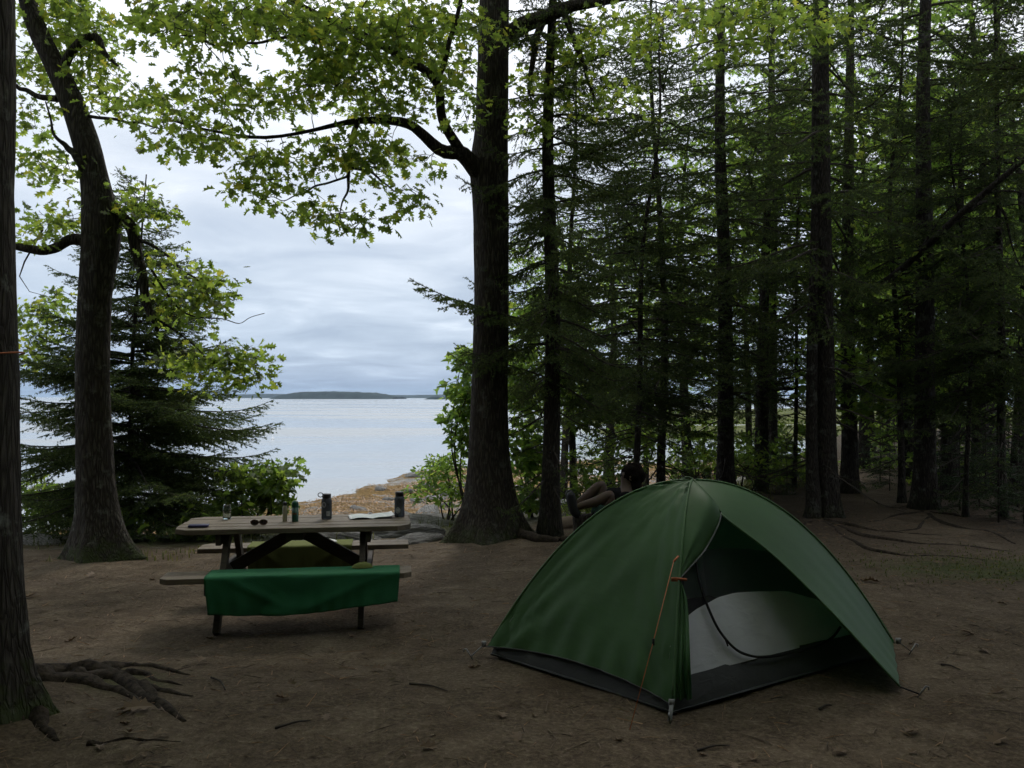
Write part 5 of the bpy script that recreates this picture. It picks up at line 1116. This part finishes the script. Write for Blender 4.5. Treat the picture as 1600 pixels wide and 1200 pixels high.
# ------------------------------------------------------------------ roots, log, cord, stones, litter
def on_ground(px, py, it=4):
    d = CAM_Z * F / (py - HORIZON)
    for _ in range(it):
        x = (px - 800) / F * d; z = gz(x, d); d = (CAM_Z - z) * F / (py - HORIZON)
    return np.array([(px - 800) / F * d, d, gz((px - 800) / F * d, d)])
def root_on(parent, pts, r0, r1, sink=0.42, n=26, m='root'):
    P = np.array([on_ground(*p) for p in pts]); S = smooth_path(P, n); rs = np.random.default_rng(len(pts) + abs(int(pts[0][0]))); S[:, :2] += smooth_path(rs.normal(0, 0.02, (7, 2)), n)
    u = np.linspace(0, 1, n); rad_ = r0 + (r1 - r0) * u; S[:, 2] = ground_z(S[:, 0], S[:, 1]) + rad_ * (1 - 2 * sink) + 0.012 * np.sin(u * 9 + r0 * 100) * (1 - u)
    return MB().tube(S - np.array(parent.location), rad_, 12, rough=0.30, seed=int(pts[0][1]), lobes=lambda a, i: 1 + 0.25 * np.sin(i * 0.9 + 2 * np.sin(i * 0.37))[:, None] * np.cos(a + 1)[None]).build('root', M[m], parent)
for pts, r0, r1 in [([(-10, 1080), (60, 1052), (140, 1050), (205, 1066), (250, 1096), (288, 1130)], 0.10, 0.018), ([(120, 1058), (180, 1060), (240, 1078), (312, 1088)], 0.06, 0.012), ([(150, 1052), (190, 1040), (240, 1042), (300, 1056)], 0.055, 0.012), ([(10, 1110), (50, 1120), (90, 1160)], 0.09, 0.015),
                    ([(200, 1066), (235, 1085), (265, 1112)], 0.05, 0.01), ([(140, 1168), (200, 1158), (290, 1156)], 0.016, 0.006), ([(60, 1058), (130, 1068), (190, 1080), (230, 1102)], 0.07, 0.012), ([(170, 1050), (225, 1056), (285, 1072)], 0.045, 0.01), ([(90, 1050), (140, 1040), (180, 1038)], 0.05, 0.012)]:
    root_on(near, pts, r0 * 1.15, r1 * 0.8, 0.68)
def tree_near(px, d):
    best = None
    for o in sc.objects:
        if o.parent is None and o.name.startswith(('spruce_tree', 'oak_tree')):
            q = abs(o.location.x - (px - 800) / F * d) + abs(o.location.y - d)
            if best is None or q < best[0]: best = (q, o)
    return best[1]
bpy.context.view_layer.update()
tk = tree_near(1446, 12.9)
for pts, r0, r1, tr_ in [([(1290, 812), (1330, 822), (1400, 832), (1470, 836)], 0.06, 0.02, t8), ([(1270, 814), (1240, 824), (1200, 822)], 0.05, 0.02, t8), ([(1300, 815), (1350, 838), (1420, 848), (1500, 852), (1580, 862)], 0.055, 0.02, t8), ([(1290, 816), (1340, 852), (1400, 866), (1470, 868), (1545, 876)], 0.05, 0.015, t8),
                       ([(1440, 800), (1400, 806), (1360, 816)], 0.05, 0.015, tk), ([(1450, 802), (1480, 820), (1540, 830), (1590, 850)], 0.06, 0.02, tk), ([(1452, 800), (1500, 806), (1550, 806)], 0.05, 0.02, tk), ([(1446, 806), (1430, 826), (1380, 832)], 0.04, 0.012, tk)]:
    root_on(tr_, pts, r0 * 0.85, r1 * 0.6, 0.74)
for pts, r0, r1 in [([(740, 836), (690, 842), (640, 850)], 0.07, 0.02), ([(800, 838), (840, 846), (880, 846), (920, 838)], 0.08, 0.02)]: root_on(oak, pts, r0, r1, 0.35)
M['log'] = wood('barkless log', (0.10, 0.075, 0.05), (0.24, 0.18, 0.12))
a = on_ground(868, 826); b = on_ground(960, 812)
lg = empty('fallen_log', tuple((a + b) / 2)); tag(lg, 'short barkless log lying behind the tent beside the slim spruce', 'log')
c = (a + b) / 2; MB().tube(smooth_path([a - c + [0, 0, 0.06], [0, 0, 0.07], b - c + [0, 0, 0.06]], 20), np.linspace(0.085, 0.07, 20), 14, rough=0.1).build('log', M['log'], lg)
# orange cord round the near trunk, green strap end
q = np.linspace(0, 2 * math.pi, 40); tz = 1.90
MB_ = MB().tube(np.stack([nb_[0] - 0.025 + 0.236 * np.cos(q), nb_[1] + 0.236 * np.sin(q), tz + 0.035 * np.cos(q - 0.4)], 1), 0.005, 6, cap=False)
MB_.tube([(nb_[0] - 0.26, nb_[1] - 0.02, tz - 0.03), (nb_[0] - 0.9, nb_[1] + 0.05, tz - 0.12), (nb_[0] - 2.0, nb_[1] + 0.2, tz - 0.2)], 0.005, 6)
o = MB_.build('cord', M['orange']); tag(o, 'orange cord tied round the dark trunk at the left edge', 'cord')
M['strap'] = simple('green webbing', (0.02, 0.10, 0.06), 0.8, 0.2)
o = MB().bar((nb_[0] + 0.03, nb_[1] - 0.232, 1.51), (nb_[0] + 0.035, nb_[1] - 0.236, 1.36), 0.004, 0.03, (0, 1, 0)).build('strap', M['strap']); tag(o, 'green strap end hanging on the dark trunk at the left edge', 'strap')
# tiny mooring buoy on the bay
by = empty('mooring_buoy', (-22.5, 80.0, SEA_Z)); tag(by, 'tiny white buoy floating on the bay before the spruce', 'buoy'); M['white'] = simple('white paint', (0.8, 0.8, 0.8), 0.5, 0.4, 0.05)
MB().lathe([(0, -0.2), (0.14, -0.1), (0.17, 0.0), (0.14, 0.14), (0.05, 0.2), (0, 0.21)], sides=16).build('float', M['white'], by); MB().tube([(0, 0, 0.15), (0, 0, 0.42)], 0.02, 6).build('rod', M['white'], by)
# shore stones and ledges
M['rock'] = None
mr, nt, N, out = mat('shore rock'); v = N('ShaderNodeMapping', {'Vector': N('ShaderNodeTexCoord').outputs['Object'], 'Rotation': (0.3, 0.4, 0.2), 'Scale': (1, 5, 7)}).outputs[0]
rk = noise(N, v, 2.2, 7, 0.65); principled(N, nt, out, ramp(N, rk, [(0.33, (0.10, 0.095, 0.09)), (0.5, (0.32, 0.31, 0.29)), (0.66, (0.55, 0.54, 0.52))]), 0.85, 0.25, bump(N, rk, 1.0, 0.25)); M['rock'] = mr
def rock_mesh(seed, n=14):
    q = np.linspace(0.01, math.pi - 0.01, n); p = np.linspace(0, 2 * math.pi, 2 * n + 1); Q, Pp = np.meshgrid(q, p, indexing='ij'); Pp[:, -1] = 0
    G = np.stack([np.sin(Q) * np.cos(Pp), np.sin(Q) * np.sin(Pp), np.cos(Q)], -1)
    G = np.sign(G) * np.abs(G) ** 0.75; G = G * (1 + 0.7 * fbm(G * 1.6 + seed * 3.3, 4))[..., None]
    me = MB().grid(G).mesh('rock shape', False); me.materials.append(M['rock']); return me
RM = [rock_mesh(k) for k in range(6)]
rr_ = np.random.default_rng(91)
rock_px = [(655, 822, 0.55, 'ledge'), (690, 815, 0.5, 'ledge'), (625, 838, 0.5, 'ledge'), (585, 838, 0.45, 'ledge'), (540, 846, 0.5, 'ledge'), (500, 848, 0.45, 'ledge'), (655, 846, 0.3, 'ledge'), (600, 820, 0.4, 'ledge'), (700, 772, 0.75, 'shore'), (680, 780, 0.5, 'shore'), (715, 760, 0.6, 'shore'), (705, 765, 0.4, 'shore'), (665, 760, 0.5, 'shore'), (640, 768, 0.35, 'shore'), (655, 784, 0.4, 'shore'), (580, 802, 0.35, 'shore'), (690, 748, 0.5, 'shore'), (845, 800, 0.6, 'gap'), (850, 785, 0.6, 'gap'), (880, 790, 0.6, 'gap'), (905, 740, 0.8, 'gap'), (1080, 735, 0.9, 'gap'), (1060, 722, 0.9, 'gap'), (60, 850, 0.35, 'left'), (95, 846, 0.35, 'left'), (560, 796, 0.3, 'shore'), (610, 782, 0.4, 'shore'), (525, 806, 0.3, 'shore'), (595, 765, 0.4, 'shore'), (650, 744, 0.6, 'shore'), (630, 800, 0.45, 'shore'), (670, 800, 0.5, 'shore'), (690, 792, 0.5, 'shore')]
rl_ = {'ledge': 'pale streaked rock ledge seen past the picnic table', 'shore': 'pale boulder on the orange weed shore', 'gap': 'pale shore rock seen between the trunks', 'left': 'pale shore rock beyond the crooked oak'}
for k, (px, py, s, kd) in enumerate(rock_px):
    p = on_ground(px, py, 8)
    o = share('rock', RM[k % 6], None, None, (p[0], p[1], p[2] - 0.05 * s), (rr_.normal(0, 0.15), rr_.normal(0, 0.15), rr_.uniform(0, 6.28) if kd != 'ledge' else rr_.normal(0.5, 0.2)), (s * (1.3 if kd == 'ledge' else 0.9), s * (0.55 if kd == 'ledge' else 0.6), s * 0.34))
    tag(o, rl_[kd], 'rock', {'ledge': 'rock ledges past the table', 'shore': 'boulders on the weed shore', 'gap': 'shore rocks between the trunks', 'left': 'shore rocks beyond the crooked oak'}[kd])
# rockweed
rw = np.random.default_rng(93); n = 60000
x = rw.uniform(-22, 14, n); tq = np.clip(rw.normal(0.56, 0.22, n), 0.27, 1.04); ye = np.interp(x, EDGE[:, 0], EDGE[:, 1]); ys = np.interp(x, SHORE[:, 0], SHORE[:, 1]); y = ye + tq * (ys - ye)
keep = fbm(xyz(x * 0.5, y * 0.5, 4.4), 3) > -0.10; x, y = x[keep], y[keep]; n = len(x); z = ground_z(x, y)
az = rw.uniform(0, 6.28, n); L = rw.uniform(0.08, 0.30, n); hh = rw.uniform(0.01, 0.06, n); dxy = np.stack([np.cos(az), np.sin(az)], 1); px_ = np.stack([-dxy[:, 1], dxy[:, 0]], 1) * (0.008 + 0.018 * rw.uniform(0, 1, n))[:, None]
b0 = np.stack([x, y, z + 0.01], 1); mid = b0 + np.concatenate([dxy * L[:, None] * 0.5, hh[:, None]], 1); tip = b0 + np.concatenate([dxy * L[:, None], 0 * hh[:, None]], 1); s3 = np.concatenate([px_, 0 * hh[:, None]], 1)
V = np.stack([b0, mid - s3, mid + s3, tip], 1).reshape(-1, 3); i4 = np.arange(n)[:, None] * 4
wd = MB().add(V, T=np.concatenate([i4 + [[0, 1, 2]], i4 + [[1, 3, 2]]])).build('rockweed', M['weed'], None, smooth=False); tag(wd, 'orange brown rockweed covering the tidal shore', 'seaweed', None, 'stuff')
# bank grass
n = 16000; x = rw.uniform(-12, 6, n); tq = np.abs(rw.normal(0.10, 0.10, n)) + 0.0; ye = np.interp(x, EDGE[:, 0], EDGE[:, 1]); ys = np.interp(x, SHORE[:, 0], SHORE[:, 1]); y = ye + (tq - 0.02) * (ys - ye)
x2 = rw.normal(4.9, 0.9, 1300); y2 = rw.normal(8.6, 0.5, 1300)
keep = fbm(xyz(x * 0.8, y * 0.8, 6.1), 3) > 0.0; x = np.concatenate([x[keep], x2]); y = np.concatenate([y[keep], y2]); n = len(x); z = ground_z(x, y)
hgt = np.where(np.arange(n) < n - 1300, rw.uniform(0.04, 0.2, n) * np.where(x < -3, 0.5, 1), rw.uniform(0.01, 0.032, n)); az = rw.uniform(0, 6.28, n); ln = rw.uniform(0.1, 0.7, n) * hgt; w_ = 0.006
b0 = np.stack([x, y, z], 1); sd = np.stack([-np.sin(az), np.cos(az), 0 * az], 1) * w_; md = b0 + np.stack([np.cos(az) * ln * 0.35, np.sin(az) * ln * 0.35, hgt * 0.65], 1); tp = b0 + np.stack([np.cos(az) * ln, np.sin(az) * ln, hgt], 1)
V = np.stack([b0 - sd, b0 + sd, md - sd * 0.7, md + sd * 0.7, tp], 1).reshape(-1, 3); i5 = np.arange(n)[:, None] * 5
gr = MB().add(V, T=np.concatenate([i5 + [[0, 1, 3]], i5 + [[0, 3, 2]], i5 + [[2, 3, 4]]])).build('grass', M['grass'], None, smooth=False); tag(gr, 'thin pale grass along the edge of the bank', 'grass', None, 'stuff')
# twigs, needles and chips strewn over the dirt
lit = MB(); n = 6500; x = rw.uniform(-5.5, 7.5, n); y = 3.5 + 9.5 * rw.uniform(0, 1, n) ** 1.2
t_, _, _ = shore_t(x, y); k_ = (t_ < 0.02); x, y = x[k_], y[k_]; n = len(x); z = ground_z(x, y); az = rw.uniform(0, 6.28, n); L = rw.uniform(0.01, 0.05, n) * rw.choice([1, 1, 1, 2.2], n); w_ = rw.uniform(0.001, 0.005, n)
c = np.stack([x, y, z + 0.006], 1); d3 = np.stack([np.cos(az), np.sin(az), rw.normal(0, 0.12, n)], 1) * L[:, None]; s3 = np.stack([-np.sin(az), np.cos(az), rw.normal(0, 0.3, n)], 1) * w_[:, None]; up = np.array([0, 0, 0.004])
V = np.stack([c - d3 - s3, c - d3 + s3, c + d3 + s3 * 0.5, c + d3 - s3 * 0.5, c + up], 1).reshape(-1, 3); i5 = np.arange(n)[:, None] * 5
lit.add(V, T=np.concatenate([i5 + [[0, 1, 4]], i5 + [[1, 2, 4]], i5 + [[2, 3, 4]], i5 + [[3, 0, 4]]]))
M['litter'] = leaf_mat('forest litter', (0.15, 0.11, 0.075), (0.1, 0.07, 0.04), var=0.7, trans=0.05, rough=0.9)
o = lit.build('forest_litter', M['litter'], None, smooth=False); tag(o, 'bark chips, needles and twig bits strewn over the dirt', 'litter', None, 'stuff')
# fallen oak leaves, each its own
V0, T0 = LEAF['oak']; DM = []
for k in range(4):
    V = V0.copy(); V[:, 0] *= 1.0; V[:, 2] = 0.10 + 0.28 * np.abs(V[:, 0]) * (1 + 0.5 * k) + 0.16 * np.sin(V[:, 1] * (2 + k) + k) * 0.6; me = MB().add(V, T=T0).mesh('dead leaf', False); me.materials.append(M['dead_leaf']); DM.append(me)
spots = [(240, 1108, 0.17, 'large tan oak leaf lying below the roots of the left trunk'), (310, 1040, 0.12, 'curled oak leaf lying above the roots left of the towel'), (55, 932, 0.14, 'pale oak leaf on the dirt left of the picnic table'), (730, 1045, 0.10, 'pale oak leaf just left of the tent corner stake'), (785, 1125, 0.09, 'oak leaf on the dirt below the tent guy line'), (1575, 1158, 0.14, 'long oak leaf in the lower right corner'), (655, 1172, 0.10, 'oak leaf at the bottom middle of the dirt'), (1340, 908, 0.13, 'pale oak leaf right of the tent roof'), (945, 870, 0.1, None), (580, 1048, 0.09, None), (520, 1020, 0.08, None), (455, 1092, 0.09, None), (350, 1008, 0.1, None), (150, 900, 0.13, None), (120, 1000, 0.1, None), (1375, 912, 0.11, None), (1430, 915, 0.1, None), (1500, 990, 0.1, None), (1415, 1150, 0.1, None), (1480, 1110, 0.1, None)]
rf = np.random.default_rng(97)
for k in range(65): spots.append((rf.uniform(40, 1590), 860 + 335 * rf.uniform(0, 1) ** 0.8, rf.uniform(0.035, 0.10), None))
for k, (px, py, s, lb_) in enumerate(spots):
    p = on_ground(px, py, 3)
    if 0.0 < p[0] < 2.4 and 4.5 < p[1] < 6.8: continue
    o = share('fallen_leaf', DM[k % 4], None, None, (p[0], p[1], p[2] + 0.003), (rf.normal(0, 0.2), rf.normal(0, 0.2), rf.uniform(0, 6.28)), (s, s, s))
    tag(o, lb_ or 'small dry brown oak leaf lying on the bare dirt', 'leaf', 'fallen leaves on the dirt')
# sticks
st_ = [((430, 1140), (485, 1128), 'thin dry stick lying on the dirt below the picnic table'), ((640, 1070), (700, 1082), 'thin dry stick lying left of the tent'), ((1470, 1040), (1500, 1048), 'dark stick on the dirt right of the tent'), ((330, 1060), (352, 1080), 'short stick near the tip of the left roots'), ((1280, 1110), (1300, 1104), 'short stick in the shade of the tent door'), ((1090, 1175), (1140, 1168), 'thin stick at the bottom edge below the tent')]
for a, b, lb_ in st_:
    A, B = on_ground(*a), on_ground(*b); c = (A + B) / 2
    o = MB().tube(smooth_path([A - c + [0, 0, 0.008], [0.01, 0.02, 0.012], B - c + [0, 0, 0.008]], 8), [0.007, 0.007, 0.006, 0.006, 0.005, 0.005, 0.004, 0.003], 6).build('stick', M['twig'], None, loc=tuple(c)); tag(o, lb_, 'stick', 'sticks on the dirt')

# ------------------------------------------------------------------ sea air
hz_ = MB().box((0, 2400, 17), (9000, 5400, 54))
mh = bpy.data.materials.new('sea haze'); mh.use_nodes = True; nt = mh.node_tree; nt.nodes.clear(); out = nt.nodes.new('ShaderNodeOutputMaterial'); pv = nt.nodes.new('ShaderNodeVolumePrincipled')
pv.inputs['Color'].default_value = (0.62, 0.80, 1.0, 1); pv.inputs['Density'].default_value = 0.00012; pv.inputs['Anisotropy'].default_value = 0.2; nt.links.new(pv.outputs[0], out.inputs['Volume'])
hz = hz_.build('haze', mh, None, smooth=False); tag(hz, 'thin sea haze over the bay', 'haze', None, 'stuff')
